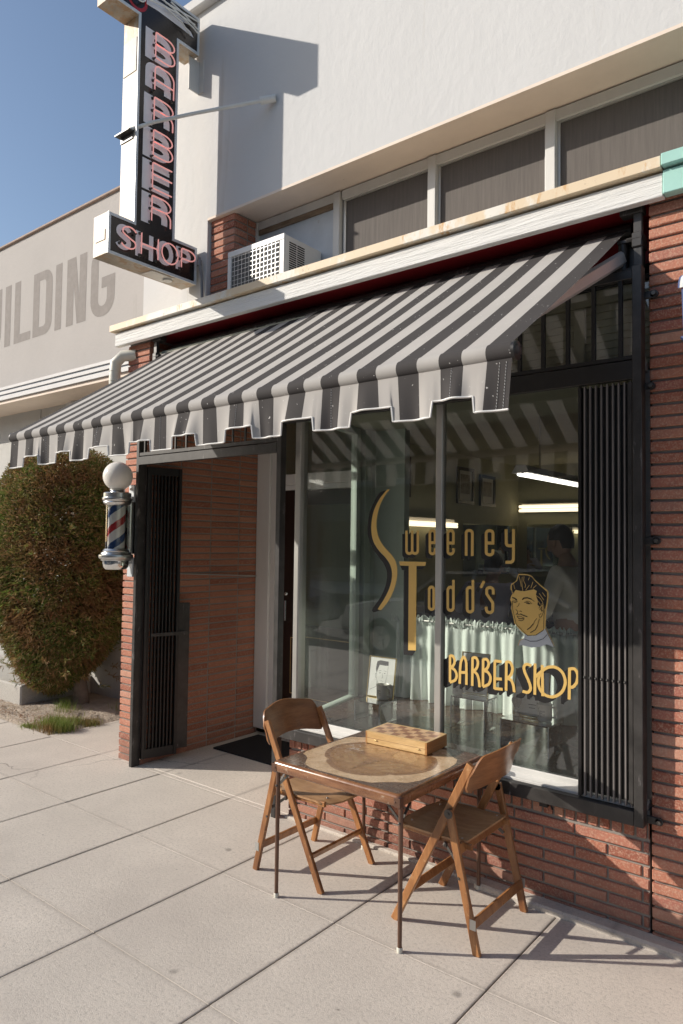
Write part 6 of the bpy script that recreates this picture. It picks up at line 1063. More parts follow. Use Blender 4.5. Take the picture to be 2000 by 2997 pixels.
def mug(label,x,y,z,rot,sc=1):
    t=thing('mug',label,'mug',(x,y,z),rot,'cream mugs in the window')
    t.scale=(sc,)*3
    m=M();m.lathe((0,0,0),[(0,.002),(.034,.002),(.037,.006),(.0385,.02),(.038,.07),(.040,.085),(.041,.089),(.0385,.089),(.036,.084),(.0345,.07),(.034,.012),(0,.010)],32);m.build('mug_body',MT['ceramic'],t,world=False,smooth=True,ang=50)
    m=M();m.tube([(.036,0,.074),(.050,0,.076),(.062,0,.066),(.066,0,.050),(.062,0,.034),(.050,0,.024),(.037,0,.024)],.0052,10);m.build('mug_handle',MT['ceramic'],t,world=False,smooth=True,ang=180)
    # the shop's two-line mark, wrapped on the front
    m=M();R_=.0395
    cyl=lambda p,q,d:((R_+d)*math.sin(p/R_),-(R_+d)*math.cos(p/R_),q)
    m.ribbon([(-.018,.074),(-.024,.064),(-.023,.056),(-.016,.046),(-.017,.036),(-.022,.028)],.0028,cyl,0)
    m.ribbon([(-.013,.046),(.001,.046)],.002,cyl,0);m.ribbon([(-.006,.046),(-.006,.026)],.0026,cyl,.0001)
    for xx in (-.013,-.008,-.003,.002,.007,.012): m.ribbon([(xx-.0016,.060),(xx-.0016,.052),(xx+.0016,.052),(xx+.0016,.060)],.0009,cyl,.0001)
    for xx in (.003,.008,.013): m.ribbon([(xx-.0016,.042),(xx-.0016,.035),(xx+.0016,.035),(xx+.0016,.042),(xx-.0016,.042)],.0009,cyl,.0001)
    m.ribbon([(-.002,.029),(.016,.029)],.0012,cyl,.0001);m.build('printed_mark',MT['ink'],t,world=False)
    return t
mug('cream mug in front of the framed face sketch at the left end of the window',-2.672,3.800,.730,-.1,1.08)
mug('cream mug half hidden behind the letter A of BARBER',-2.228,3.985,.795,.2,.85)
mug('cream mug on the riser nearest the folding grille',-1.585,3.812,.770,.05,1.05)
def sketch(label,x,y,z,w,h,rot,lean=.16,grp='framed sketches in the window',full=True):
    t=thing('framed_sketch',label,'picture',(x,y,z),rot,grp)
    t.rotation_euler=(-lean,0,rot)
    m=M();b_=.006
    m.box(-w/2,w/2,-.006,.006,0,b_,b=.001);m.box(-w/2,w/2,-.006,.006,h-b_,h,b=.001);m.box(-w/2,-w/2+b_,-.006,.006,b_,h-b_,b=.001);m.box(w/2-b_,w/2,-.006,.006,b_,h-b_,b=.001);m.build('picture_frame',MT['brass'],t,world=False)
    m=M();m.box(-w/2+b_,w/2-b_,-.002,.004,b_,h-b_);m.build('sheet',MT['paper'],t,world=False)
    m=M();X=lambda p,q,d:(p*w,-.0024-d,q*h)
    if full:
        m.poly([X(p,q,.0001) for p,q in ((-.22,.80),(-.20,.88),(-.08,.91),(.22,.90),(.23,.80),(.10,.79),(-.10,.80),(-.14,.72),(-.19,.60),(-.23,.68))])
        L=[[(-.19,.62),(-.18,.45),(-.10,.33),(.02,.27),(.10,.30),(.17,.40),(.21,.55),(.22,.78)],[(-.10,.60),(-.03,.61)],[(.08,.60),(.15,.61)],[(-.12,.645),(-.02,.665)],[(.07,.665),(.17,.65)],[(.02,.60),(.05,.49),(.01,.475)],[(-.04,.40),(.03,.41),(.09,.40)],[(-.19,.58),(-.24,.57),(-.22,.48),(-.18,.47)],[(-.15,.38),(-.16,.26),(-.40,.16)],[(.14,.33),(.20,.24),(.38,.14)]]
        for i,p in enumerate(L): m.ribbon([(a*w,b_2*h) for a,b_2 in p],.0016 if i>2 else .0011,lambda p,q,d:(p,-.0024-d,q),.0002+i*.00003)
        for p in ((-.065,.598),(.115,.598)): m.ribbon([((p[0]-.015)*w,p[1]*h),((p[0]+.015)*w,p[1]*h)],.004,lambda p,q,d:(p,-.0024-d,q),.0006)
    else:
        for i,p in enumerate([[(-.25,.75),(-.05,.60),(.20,.62)],[(-.1,.52),(.1,.40),(.3,.55)],[(-.2,.86),(.1,.80),(.33,.86)]]): m.ribbon([(a*w,b_2*h) for a,b_2 in p],.0014,lambda p,q,d:(p,-.0024-d,q),.0002+i*.00003)
        m.ribbon([(-.08*w,.26*h),(.14*w,.26*h)],.004,lambda p,q,d:(p,-.0024-d,q),.0005)
        m.ribbon([(-.06*w,.19*h),(.12*w,.19*h)],.0035,lambda p,q,d:(p,-.0024-d,q),.0005)
    m.build('line_drawing',MT['ink'],t,world=False)
sketch('gold framed ink sketch of a man with combed hair behind the left mug',-2.715,3.825,.730,.205,.262,.06)
sketch('gold framed sketch of a head, mostly behind the BARBER lettering',-2.165,4.075,.795,.195,.255,.04)
sketch('gold framed sketch with a printed caption behind the shaving brush',-1.682,3.845,.770,.205,.26,.05,full=False)
sb=thing('shaving_brush','shaving brush with a pale turned handle standing on the riser by the grille','shaving brush',(-1.752,3.815,.7705))
m=M();m.lathe((0,0,0),[(0,0),(.016,0),(.017,.004),(.012,.012),(.010,.022),(.014,.030),(.013,.036),(.010,.040),(.013,.048),(0,.048)],24);m.build('brush_handle',MT['ceramic'],sb,world=False,smooth=True)
m=M();m.lathe((0,0,.046),[(.012,0),(.018,.012),(.026,.028),(.029,.040),(.026,.052),(.016,.060),(0,.063)],28);m.build('bristle_head',MT['bristle'],sb,world=False,smooth=True,ang=180)
m=M();m.box(-.04,.075,-.006,.006,0,.006,b=.002);m.box(.0,.075,-.004,.004,.006,.010);o=m.build('closed_razor',MT['brass'],origin=(-1.67,3.79,.771));tag(o,'closed straight razor lying between the shaving brush and the mug','razor')
for v in o.data.vertices: v.co+=Vector((-1.67,3.79,.771))*1.0
o.data.update()
# curtain with gathered heading
cu_=thing('window_curtain','pale green gathered half curtain closing the back of the window display','curtain',(-2.0,4.42,1.18))
m=M();nx=620;rng=random.Random(4)
ph=[rng.uniform(0,6.28) for _ in range(6)]
def fold(x,t): return (.020*math.sin(x*41+ph[0]+.8*math.sin(x*5+ph[3]))+.010*math.sin(x*87+ph[1])+.009*math.sin(x*23+ph[2]))*(.45+.75*t)
zs=[1.205,1.196,1.185,1.174,1.160,1.145,1.11,1.03,.93,.82,.72,.63,.603]
for i in range(nx+1):
    x=-3.04+2.10*i/nx
    for j,z in enumerate(zs):
        t=max(0,(1.16-z)/.55);gather=.016*math.sin(x*190+ph[4]+z*60*math.sin(x*31)+math.sin(x*57)*2)
        y=4.43+(fold(x,t) if j>4 else gather*(1.0 if j else .6))
        if j in (0,1,2): z=z+(.010,.006,.003)[j]*math.sin(x*150+math.sin(x*40)*2)+.006*(j==0)
        m.v.append((x+.008*math.sin(x*60)*t,y,z))
nj=len(zs)
for i in range(nx):
    for j in range(nj-1): a=i*nj+j;m.f.append((a,a+1,a+nj+1,a+nj));m.mi.append(0)
m.build('cloth',MT['curtain'],cu_,smooth=True,ang=180)
m=M();m.tube([(-3.05,4.43,1.178),(-.93,4.43,1.178)],.008,8);m.build('curtain_rod',MT['frame'],cu_)

# ================================================================== INSIDE THE SHOP
def picture(label,y0,y1,z0,z1):
    t=thing('wall_picture',label,'picture',(-4.845,(y0+y1)/2,z0),0,'black framed photographs on the shop wall')
    X=-4.845;b_=.045
    m=M();m.box(X,X+.03,y0,y1,z0,z0+b_);m.box(X,X+.03,y0,y1,z1-b_,z1);m.box(X,X+.03,y0,y0+b_,z0+b_,z1-b_);m.box(X,X+.03,y1-b_,y1,z0+b_,z1-b_);m.build('picture_frame',MT['picframe'],t)
    m=M();m.box(X,X+.012,y0+b_,y1-b_,z0+b_,z1-b_);m.build('mount',MT['wshirt'],t)
    m=M();m.box(X+.012,X+.016,y0+b_+.06,y1-b_-.06,z0+b_+.10,z1-b_-.05);m.build('photograph',MT['photo'],t)
picture('black framed photograph just right of the tall gold S, largest in the window',6.945,7.41,2.305,2.81)
picture('black framed photograph right of the window mullion, left one of the close pair',8.59,9.06,2.29,2.80)
picture('black framed photograph right of the window mullion, right one of the close pair',9.265,9.73,2.287,2.742)
m=M();m.box(-4.845,-4.83,8.77,10.50,1.28,2.02);tag(m.build('wall_mirror',MT['mirror'],origin=(-4.84,9.6,1.28)),'wide mirror below the pair of framed photographs on the shop side wall','mirror')
m=M();m.box(-4.68,-2.2,10.55,10.565,1.24,2.05);tag(m.build('wall_mirror',MT['mirror'],origin=(-3.5,10.56,1.24)),'wide mirror on the back wall behind the barber in the white shirt','mirror')
f=thing('tube_light','warm lit twin tube light above the back wall mirror','light fitting',(-3.2,10.5,2.28),0,'fluorescent light fittings')
m=M();m.box(-4.75,-1.9,10.50,10.59,2.24,2.37);m.build('housing',MT['white'],f)
for z in (2.262,2.325):
    m=M();m.tube([(-4.77,10.46,z),(-1.9,10.46,z)],.022,8);m.build('tube',MT['tubelit'],f)
f=thing('tube_light','long white hanging tube light pointing into the shop, right of the pictures','light fitting',(-2.5,6.5,2.36),0,'fluorescent light fittings')
m=M();m.add([(-2.58,5.5,2.335),(-2.42,5.5,2.335),(-2.46,5.5,2.40),(-2.54,5.5,2.40),(-2.58,7.9,2.335),(-2.42,7.9,2.335),(-2.46,7.9,2.40),(-2.54,7.9,2.40)],[(0,1,2,3),(4,7,6,5),(0,4,5,1),(1,5,6,2),(2,6,7,3),(3,7,4,0)]);m.build('housing',MT['white'],f)
m=M();m.tube([(-2.5,5.9,2.40),(-2.5,5.9,2.98)],.004,6);m.tube([(-2.5,7.5,2.40),(-2.5,7.5,2.98)],.004,6);m.build('hanger',MT['steel'],f)
m=M();m.tube([(-2.53,5.53,2.325),(-2.53,7.87,2.325)],.014,8);m.tube([(-2.47,5.53,2.325),(-2.47,7.87,2.325)],.014,8);m.build('tube',emit('cool_lit_tube',(1,.95,.85,1),3.0),f)
f=thing('tube_light','warm lit twin tube light seen just right of the tall gold S','light fitting',(-4.6,8.2,1.95),0,'fluorescent light fittings')
m=M();m.box(-4.845,-4.76,7.1,8.4,1.985,2.06);m.build('housing',MT['white'],f)
for z in (1.96,1.995):
    m=M();m.tube([(-4.72,7.1,z),(-4.72,8.4,z)],.016,8);m.build('tube',MT['tubelit'],f)
m=M();m.box(-4.84,-4.45,6.3,10.4,.03,.9);m.box(-4.84,-4.40,6.25,10.45,.9,.94);tag(m.build('back_counter',MT['doorblack'],origin=(-4.6,8,.03)),'dark counter along the shop side wall','counter')
m=M();m.box(-4.4,-1.0,10.15,10.58,.03,.9);tag(m.build('back_counter',MT['doorblack'],origin=(-2.8,10.3,.03)),'dark counter under the back wall mirror','counter')

# ------------------------------------------------------------------ people
def skin_mesh(name,J,E,mat,parent,sub=2,world=True,extra=None):
    """J name->(pos,radius) ; E list of pairs ; grown with Skin + Subdivision and baked to one mesh"""
    ks=list(J);me=bpy.data.meshes.new(name);me.from_pydata([J[k][0] for k in ks],[(ks.index(a),ks.index(b_)) for a,b_ in E],[]);o=bpy.data.objects.new('tmp',me);C.objects.link(o)
    sk=o.modifiers.new('s','SKIN');sk.use_smooth_shade=True
    for i,k in enumerate(ks):
        r_=J[k][1];r_=r_ if isinstance(r_,tuple) else (r_,r_);me.skin_vertices[0].data[i].radius=r_
    me.skin_vertices[0].data[0].use_root=True
    ss=o.modifiers.new('u','SUBSURF');ss.levels=sub;ss.render_levels=sub
    bpy.context.view_layer.update();dg=bpy.context.evaluated_depsgraph_get();bm_=bpy.data.meshes.new_from_object(o.evaluated_get(dg));bpy.data.objects.remove(o)
    m=M();m.v=[tuple(v.co) for v in bm_.vertices];m.f=[tuple(p.vertices) for p in bm_.polygons];m.mi=[0]*len(m.f)
    if extra: extra(m)
    return m.build(name,mat,parent,smooth=True,ang=180,world=world)
def head_mesh(m,c,yaw,pitch=0,s=1.0):
    """head with brow, nose, lips, chin and ears joined to the body mesh ; yaw = facing angle"""
    n,k=28,22;vs=[];cy,sy=math.cos(yaw),math.sin(yaw);cp,sp=math.cos(pitch),math.sin(pitch)
    for i in range(k+1):
        t=PI*i/k
        for j in range(n):
            a=2*PI*j/n;x=math.sin(t)*math.cos(a);y=math.sin(t)*math.sin(a);z=math.cos(t)
            X=x*.098;Y=y*.076;Z=z*.118
            if z<0: Y*=1-.28*(-z);X*=1-.12*(-z)
            if x>0:
                g=lambda yy,zz,wy,wz:math.exp(-((y-yy)/wy)**2-((z-zz)/wz)**2)
                X+=.030*g(0,-.18,.16,.16)+.012*g(0,.05,.13,.25)+.009*g(0,.22,.6,.10)-.010*g(.33,.05,.2,.12)-.010*g(-.33,.05,.2,.12)+.009*g(0,-.48,.30,.07)-.006*g(0,-.41,.3,.03)+.012*g(0,-.80,.35,.18)
            X,Z=X*cp+Z*sp,Z*cp-X*sp
            vs.append((c[0]+s*(X*cy-Y*sy),c[1]+s*(X*sy+Y*cy),c[2]+s*Z))
    fs=[]
    for i in range(k):
        for j in range(n): l=(j+1)%n;fs.append((i*n+j,(i+1)*n+j,(i+1)*n+l,i*n+l))
    m.add(vs,fs)
    for sd in (-1,1):
        m.sphere((c[0]+s*(-.005*cy-sd*.078*sy),c[1]+s*(-.005*sy+sd*.078*cy),c[2]-.01*s),.03*s,10,8,sc=(.6,.35 if abs(cy)>.7 else .6,1.1))
def hair_mesh(c,yaw,mat,parent,s=1.0,top=1.07,pitch=0):
    m=M();n,k=28,12;cy,sy=math.cos(yaw),math.sin(yaw);vs=[]
    for i in range(k+1):
        for j in range(n):
            a=2*PI*j/n;tm=(.50 if math.cos(a)>.45 else (.66 if abs(math.sin(a))>.8 else .86))*PI*.72;t=tm*i/k
            x=math.sin(t)*math.cos(a);y=math.sin(t)*math.sin(a);z=math.cos(t);r_=top+.02*math.sin(a*9+t*7)
            X=x*.100*r_-.004;Y=y*.080*r_;Z=z*.122*r_+.004;vs.append((c[0]+s*(X*cy-Y*sy),c[1]+s*(X*sy+Y*cy),c[2]+s*Z))
    fs=[]
    for i in range(k):
        for j in range(n): l=(j+1)%n;fs.append((i*n+j,(i+1)*n+j,(i+1)*n+l,i*n+l))
    m.add(vs,fs);return m.build('hair',mat,parent,smooth=True,ang=180)
def eyes(c,yaw,parent,s=1.0):
    m=M();cy,sy=math.cos(yaw),math.sin(yaw)
    for sd in (-1,1):
        X=.086;Y=sd*.031;m.sphere((c[0]+s*(X*cy-Y*sy),c[1]+s*(X*sy+Y*cy),c[2]+.006*s),.009*s,8,6)
    m.build('eyes',MT['ink'],parent,smooth=True)
def fingers(m,wrist,d,up,side,s=1.0):
    d=Vector(d).normalized();up=Vector(up).normalized();x=d.cross(up).normalized();w=Vector(wrist)
    palm=w+d*.05*s;m.obox(palm,(x,d,up),.038*s,.045*s,.013*s)
    for k,(o_,L) in enumerate(((-.029,.066),(-.010,.078),(.010,.073),(.028,.058))):
        b_=palm+d*.042*s+x*o_*s;m.tube([b_,b_+d*L*.45*s-up*.006*s,b_+d*L*.75*s-up*.022*s,b_+d*L*.88*s-up*.040*s],[.0088*s,.0085*s,.0078*s,.006*s],8)
    t0=palm-d*.02*s+x*side*.036*s;m.tube([t0,t0+x*side*.024*s+d*.026*s,t0+x*side*.030*s+d*.055*s-up*.01*s],[.011*s,.010*s,.007*s],8)
def person(label,base,yaw,shirt,hairm,pose,H=1.75,grp='people inside the shop',head_pitch=0,tie=False):
    p=thing('person',label,'person',base,0,grp)
    k=H/1.75;cy,sy=math.cos(yaw),math.sin(yaw);B=Vector(base)
    W=lambda f,l,z:tuple(B+Vector((f*cy-l*sy,f*sy+l*cy,z))*k)
    P=pose
    J={'pel':(W(P.get('pf',0),0,P.get('pz',.95)),(.135*k,.10*k)),'bel':(W(P.get('bf',0),0,P.get('bz',1.10)),(.135*k,.10*k)),'che':(W(P.get('cf',0),0,P.get('cz',1.30)),(.165*k,.115*k)),'nec':(W(P.get('nf',0),0,P.get('nz',1.47)),.06*k),'hd':(W(P.get('hf',.02),0,P.get('hz',1.57)),.05*k)}
    E=[('pel','bel'),('bel','che'),('che','nec'),('nec','hd')]
    for s_,n in ((1,'l'),(-1,'r')):
        J['sh'+n]=(W(P.get('sf',0),s_*.19,P.get('sz',1.41)),.062*k);J['el'+n]=(W(*P['el'+n]),.045*k);J['wr'+n]=(W(*P['wr'+n]),.030*k)
        J['hip'+n]=(W(P.get('pf',0),s_*.09,P.get('pz',.95)-.06),.095*k);J['kn'+n]=(W(*P.get('kn'+n,(.02,s_*.10,.50))),.062*k);J['an'+n]=(W(*P.get('an'+n,(0,s_*.10,.09))),.042*k);J['to'+n]=(W(*P.get('to'+n,(.16,s_*.11,.04))),.035*k)
        E+=[('che','sh'+n),('sh'+n,'el'+n),('el'+n,'wr'+n),('pel','hip'+n),('hip'+n,'kn'+n),('kn'+n,'an'+n),('an'+n,'to'+n)]
    hc=W(P.get('Hf',.03),0,P.get('Hz',1.635));hy=yaw+P.get('hy',0)
    def ex(m):
        head_mesh(m,hc,hy,head_pitch,k)
        for n in 'lr':
            d=Vector(J['wr'+n][0])-Vector(J['el'+n][0]);fingers(m,J['wr'+n][0],d,(0,0,1) if abs(d.normalized().z)<.8 else (cy,sy,0),1 if n=='r' else -1,k)
    skin_mesh('body',J,E,MT['skin'],p,extra=ex)
    inf=1.10
    ks=['pel','bel','che','shl','shr','ell','elr','wrl','wrr'];JJ={}
    for q in ks:
        r_=J[q][1];r_=r_ if isinstance(r_,tuple) else (r_,r_);JJ[q]=(J[q][0],(r_[0]*1.12+.006,r_[1]*1.12+.006))
    JJ['ncb']=(tuple(Vector(J['che'][0]).lerp(Vector(J['nec'][0]),.80)),(.068*k,.068*k))
    skin_mesh('shirt',JJ,[('pel','bel'),('bel','che'),('che','ncb'),('che','shl'),('che','shr'),('shl','ell'),('shr','elr'),('ell','wrl'),('elr','wrr')],shirt,p)
    JJ={}
    for q in ('pel','hipl','hipr','knl','knr','anl','anr'):
        r_=J[q][1];r_=r_ if isinstance(r_,tuple) else (r_,r_);JJ[q]=(J[q][0],(r_[0]*1.1+.01,r_[1]*1.1+.01))
    skin_mesh('trousers',JJ,[('pel','hipl'),('pel','hipr'),('hipl','knl'),('hipr','knr'),('knl','anl'),('knr','anr')],MT['trouser'],p)
    m=M()
    for n in 'lr': m.tube([J['an'+n][0],J['to'+n][0]],[.052*k,.045*k],10);m.sphere(J['to'+n][0],.045*k,10,6);m.sphere(J['an'+n][0],.05*k,10,6)
    m.build('shoes',MT['leather'],p,smooth=True)
    hair_mesh(hc,hy,hairm,p,k);eyes(hc,hy,p,k)
    if tie:
        m=M();a=[W(.105+P.get('cf',0),0,1.455),W(.135+P.get('cf',0),0,1.40),W(.150+P.get('cf',0)*.8,0,1.25),W(.140,0,1.08)]
        m.tube(a,[.016,.024,.034,.040],6);m.build('tie',MT['ink'],p,smooth=True)
    return p
person('person with dark hair in a lavender shirt, back to the window, arms raised',(-2.74,5.40,.03),PI/2+.15,MT['lavender'],MT['hair'],
  dict(ell=(.16,.34,1.20),elr=(.20,-.32,1.22),wrl=(.36,.22,1.28),wrr=(.38,-.16,1.34),cf=.05,nf=.11,hf=.14,Hf=.17,Hz=1.60,nz=1.46,sf=.05),H=1.66)
person('person in a white shirt and dark tie looking down over a customer, side on',(-2.02,5.42,.03),PI-.25,MT['wshirt'],MT['hair'],
  dict(ell=(.06,.27,1.12),elr=(.08,-.26,1.12),wrl=(.30,.14,1.02),wrr=(.32,-.10,1.04),cf=.03,nf=.05,hf=.08,Hf=.12,Hz=1.63,nz=1.47),H=1.86,head_pitch=.35,tie=True)
cz=.62
c3=person('person with grey hair seated under a striped barber cape beside the gate',(-1.60,4.98,.03),PI-.5,MT['wshirt'],MT['greyhair'],
  dict(pz=cz,pf=-.02,bz=cz+.15,cz=cz+.34,nz=cz+.50,hz=cz+.58,Hz=cz+.665,Hf=.02,hf=.01,sz=cz+.44,ell=(.12,.28,cz+.20),elr=(.12,-.28,cz+.20),wrl=(.36,.20,cz+.16),wrr=(.36,-.20,cz+.16),knl=(.46,.12,cz),knr=(.46,-.12,cz),anl=(.52,.12,.24),anr=(.52,-.12,.24),tol=(.66,.13,.20),tor=(.66,-.13,.20)),H=1.76)
m=M();prev=None;n=26
rings=[(.07,1.16,0),(.16,1.13,.0),(.25,1.06,.02),(.31,.92,.08),(.38,.78,.16),(.44,.62,.20)]
yy=PI-.5
for r_,z,f_ in rings:
    for j in range(n):
        a=2*PI*j/n;rr__=r_*(1+.06*math.sin(a*7)*(r_>.2));x=math.cos(a)*rr__*1.0+f_;y=math.sin(a)*rr__*.85
        m.v.append((-1.60+(x*math.cos(yy)-y*math.sin(yy)),4.98+(x*math.sin(yy)+y*math.cos(yy)),z+.03))
for i in range(len(rings)-1):
    for j in range(n): l=(j+1)%n;m.f.append((i*n+j,i*n+l,(i+1)*n+l,(i+1)*n+j));m.mi.append(j%2)
m.build('barber_cape',[MT['wshirt'],MT['photo']],c3,smooth=True,ang=180)
bc=thing('barber_chair','dark leather barber chair under the seated customer','barber chair',(-1.56,4.97,.03))
m=M();m.obox((-1.58,4.98,.54),((math.cos(yy),math.sin(yy),0),(-math.sin(yy),math.cos(yy),0),(0,0,1)),.25,.24,.05);m.build('seat',MT['leather'],bc)
m=M();cx=-1.58-.24*math.cos(yy);cyy=4.98-.24*math.sin(yy);m.obox((cx,cyy,.84),((math.cos(yy),math.sin(yy),0),(-math.sin(yy),math.cos(yy),0),(0,0,1)),.045,.22,.24);m.build('backrest',MT['leather'],bc)
m=M();m.lathe((-1.58,4.98,.03),[(0,0),(.26,0),(.25,.03),(.06,.06),(.05,.45),(0,.45)],24);m.build('pedestal',MT['chrome'],bc,smooth=True)

# ================================================================== SHRUB, GRASS, LITTER
tr=thing('clipped_shrub','tall clipped shrub of brown and green narrow leaves left of the brick pier','shrub',(-6.70,4.12,0))
m=M();m.tube([(-6.70,4.12,-.02),(-6.70,4.12,.12),(-6.72,4.10,.30),(-6.80,4.08,.55),(-6.9,4.08,1.0)],[.085,.075,.07,.055,.04],12)
for k in range(9):
    a=k*2.4;m.tube([(-6.74,4.10,.32+.03*k),(-6.8+.35*math.cos(a),4.08+.28*math.sin(a),.75+.1*k),(-6.85+.62*math.cos(a+.3),4.08+.55*math.sin(a+.3),1.15+.12*k)],[.035,.022,.008],7)
m.build('trunk',MT['bark'],tr,smooth=True)
def crown(m,n,c,rad,rng,lmin,lmax,w,shell=.35,up=.25,nl=170,amp=.085):
    lob=[];
    for _ in range(nl):
        a=rng.uniform(0,6.28);z=rng.uniform(-1,1);s_=math.sqrt(1-z*z);lob.append((Vector((s_*math.cos(a),s_*math.sin(a),z)),rng.uniform(.10,.22),rng.uniform(-amp,amp*1.0)))
    k=0
    while k<n:
        a=rng.uniform(0,2*PI);cz=rng.uniform(-1,1);s_=math.sqrt(1-cz*cz);u=Vector((s_*math.cos(a),s_*math.sin(a),cz))
        bv=0
        for lv,lw,h in lob:
            q=1-u.dot(lv)
            if q<lw*lw*2: bv+=h*math.exp(-q/(lw*lw*.5))
        if bv<-.03 and rng.random()<min(.85,-bv*11): continue      # thin places between the clumps
        k+=1;r_=1-shell*rng.random()**1.7+bv
        e=s_**.60 if cz>0 else s_**.80*(1-.34*max(0,-cz-.25))
        p=Vector((c[0]+rad[0]*math.cos(a)*e*r_,c[1]+rad[1]*math.sin(a)*e*r_,c[2]+rad[2]*cz*r_))
        dr=(u*.7+Vector((rng.gauss(0,.8),rng.gauss(0,.8),rng.gauss(up,.7)))).normalized();L=rng.uniform(lmin,lmax);sd=dr.cross(Vector((rng.gauss(0,1),rng.gauss(0,1),rng.gauss(0,1)))).normalized()*w*rng.uniform(.7,1.3)
        o=len(m.v);md=p+dr*L*.45;tip=p+dr*L-Vector((0,0,L*.15))
        m.v+=[tuple(p),tuple(md+sd),tuple(tip),tuple(md-sd)];m.f.append((o,o+1,o+2,o+3));m.mi.append(0)
m=M();rng=random.Random(9);crown(m,105000,(-7.0,4.02,1.43),(.86,.70,1.27),rng,.028,.062,.0050,shell=.22,amp=.06)
crown(m,14000,(-7.0,4.02,1.43),(.76,.60,1.18),rng,.08,.16,.015,shell=.4,nl=40)
for k in range(70):   # stray sprays
    a=rng.uniform(0,2*PI);z=rng.uniform(.28,2.3) if k>25 else rng.uniform(.25,.7)
    e=min(1,.62+.45*(z-.2)) if z<1 else (.98 if z<2 else .8)
    b_=Vector((-7.0+.84*e*math.cos(a),4.02+.68*e*math.sin(a),z));d=Vector((math.cos(a),math.sin(a),rng.uniform(-.5,.5))).normalized()
    for j in range(30):
        t=rng.random();p=b_+d*t*.16;dr=(d+Vector((rng.gauss(0,.6),rng.gauss(0,.6),rng.gauss(0,.6)))).normalized();sd=dr.orthogonal().normalized()*.0038;L=rng.uniform(.03,.07);o=len(m.v);md=p+dr*L*.5
        m.v+=[tuple(p),tuple(md+sd),tuple(p+dr*L),tuple(md-sd)];m.f.append((o,o+1,o+2,o+3));m.mi.append(0)
m.build('crown',MT['leaf'],tr)
def tuft(label,name,pts,n,h,rng,cat,mat='grass'):
    m=M()
    for i in range(n):
        c=rng.choice(pts);x=c[0]+rng.gauss(0,c[2]);y=c[1]+rng.gauss(0,c[2]*.8);L=rng.uniform(.5,1)*h*c[3];a=rng.uniform(0,6.28);ln=rng.uniform(.1,.6)
        w=rng.uniform(.0009,.0022);sd=Vector((math.cos(a+1.57),math.sin(a+1.57),0))*w;p=Vector((x,y,-.01));q=p+Vector((math.cos(a)*ln*L*.4,math.sin(a)*ln*L*.4,L*.6));t=p+Vector((math.cos(a)*ln*L,math.sin(a)*ln*L,L*.95))
        o=len(m.v);m.v+=[tuple(p+sd),tuple(p-sd),tuple(q-sd*.8),tuple(q+sd*.8),tuple(t)];m.f+=[(o,o+1,o+2,o+3),(o+3,o+2,o+4)];m.mi+=[0,0]
    o=m.build(name,MT[mat],origin=(pts[0][0],pts[0][1],0));tag(o,label,cat,None,'stuff');return o
rng=random.Random(21)
tuft('bright green grass tuft at the corner of the dirt bed','grass',[(-6.10,3.47,.07,1),(-6.22,3.55,.08,.9),(-6.0,3.52,.05,.9),(-6.15,3.70,.06,.7),(-6.02,3.80,.05,.55),(-6.35,3.42,.06,.35)],3800,.14,rng,'grass')
tuft('sparse weeds under the shrub beside the pier','grass',[(-6.05,4.28,.10,1),(-6.5,3.86,.09,.9),(-6.65,3.92,.05,1.1),(-6.9,3.75,.15,.4),(-7.4,3.45,.3,.2)],900,.17,rng,'weeds')
m=M()
for i in range(1500):
    x=rng.uniform(-9,-6.0);y=3.38+abs(rng.gauss(0,.28));a=rng.uniform(0,6.28);L=rng.uniform(.02,.06);w=.004
    if y>4.4: continue
    d=Vector((math.cos(a),math.sin(a),rng.uniform(-.1,.3)));sd=Vector((-math.sin(a),math.cos(a),0))*w;p=Vector((x,y,.028+rng.random()*.012));o=len(m.v)
    m.v+=[tuple(p),tuple(p+d*L*.5+sd),tuple(p+d*L),tuple(p+d*L*.5-sd)];m.f.append((o,o+1,o+2,o+3));m.mi.append(0)
o=m.build('fallen_leaves',MT['litter'],origin=(-7,3.6,0));tag(o,'dry fallen leaves scattered over the dirt bed','leaves',None,'stuff')
m=M();m.poly([(-2.79,1.255,.006),(-2.765,1.25,.012),(-2.77,1.27,.005),(-2.785,1.275,.010)]);m.poly([(-2.775,1.262,.013),(-2.76,1.262,.004),(-2.768,1.28,.008)]);tag(m.build('paper_scrap',MT['paper'],origin=(-2.78,1.26,.002)),'tiny white paper scrap at the lower left of the sidewalk','litter')

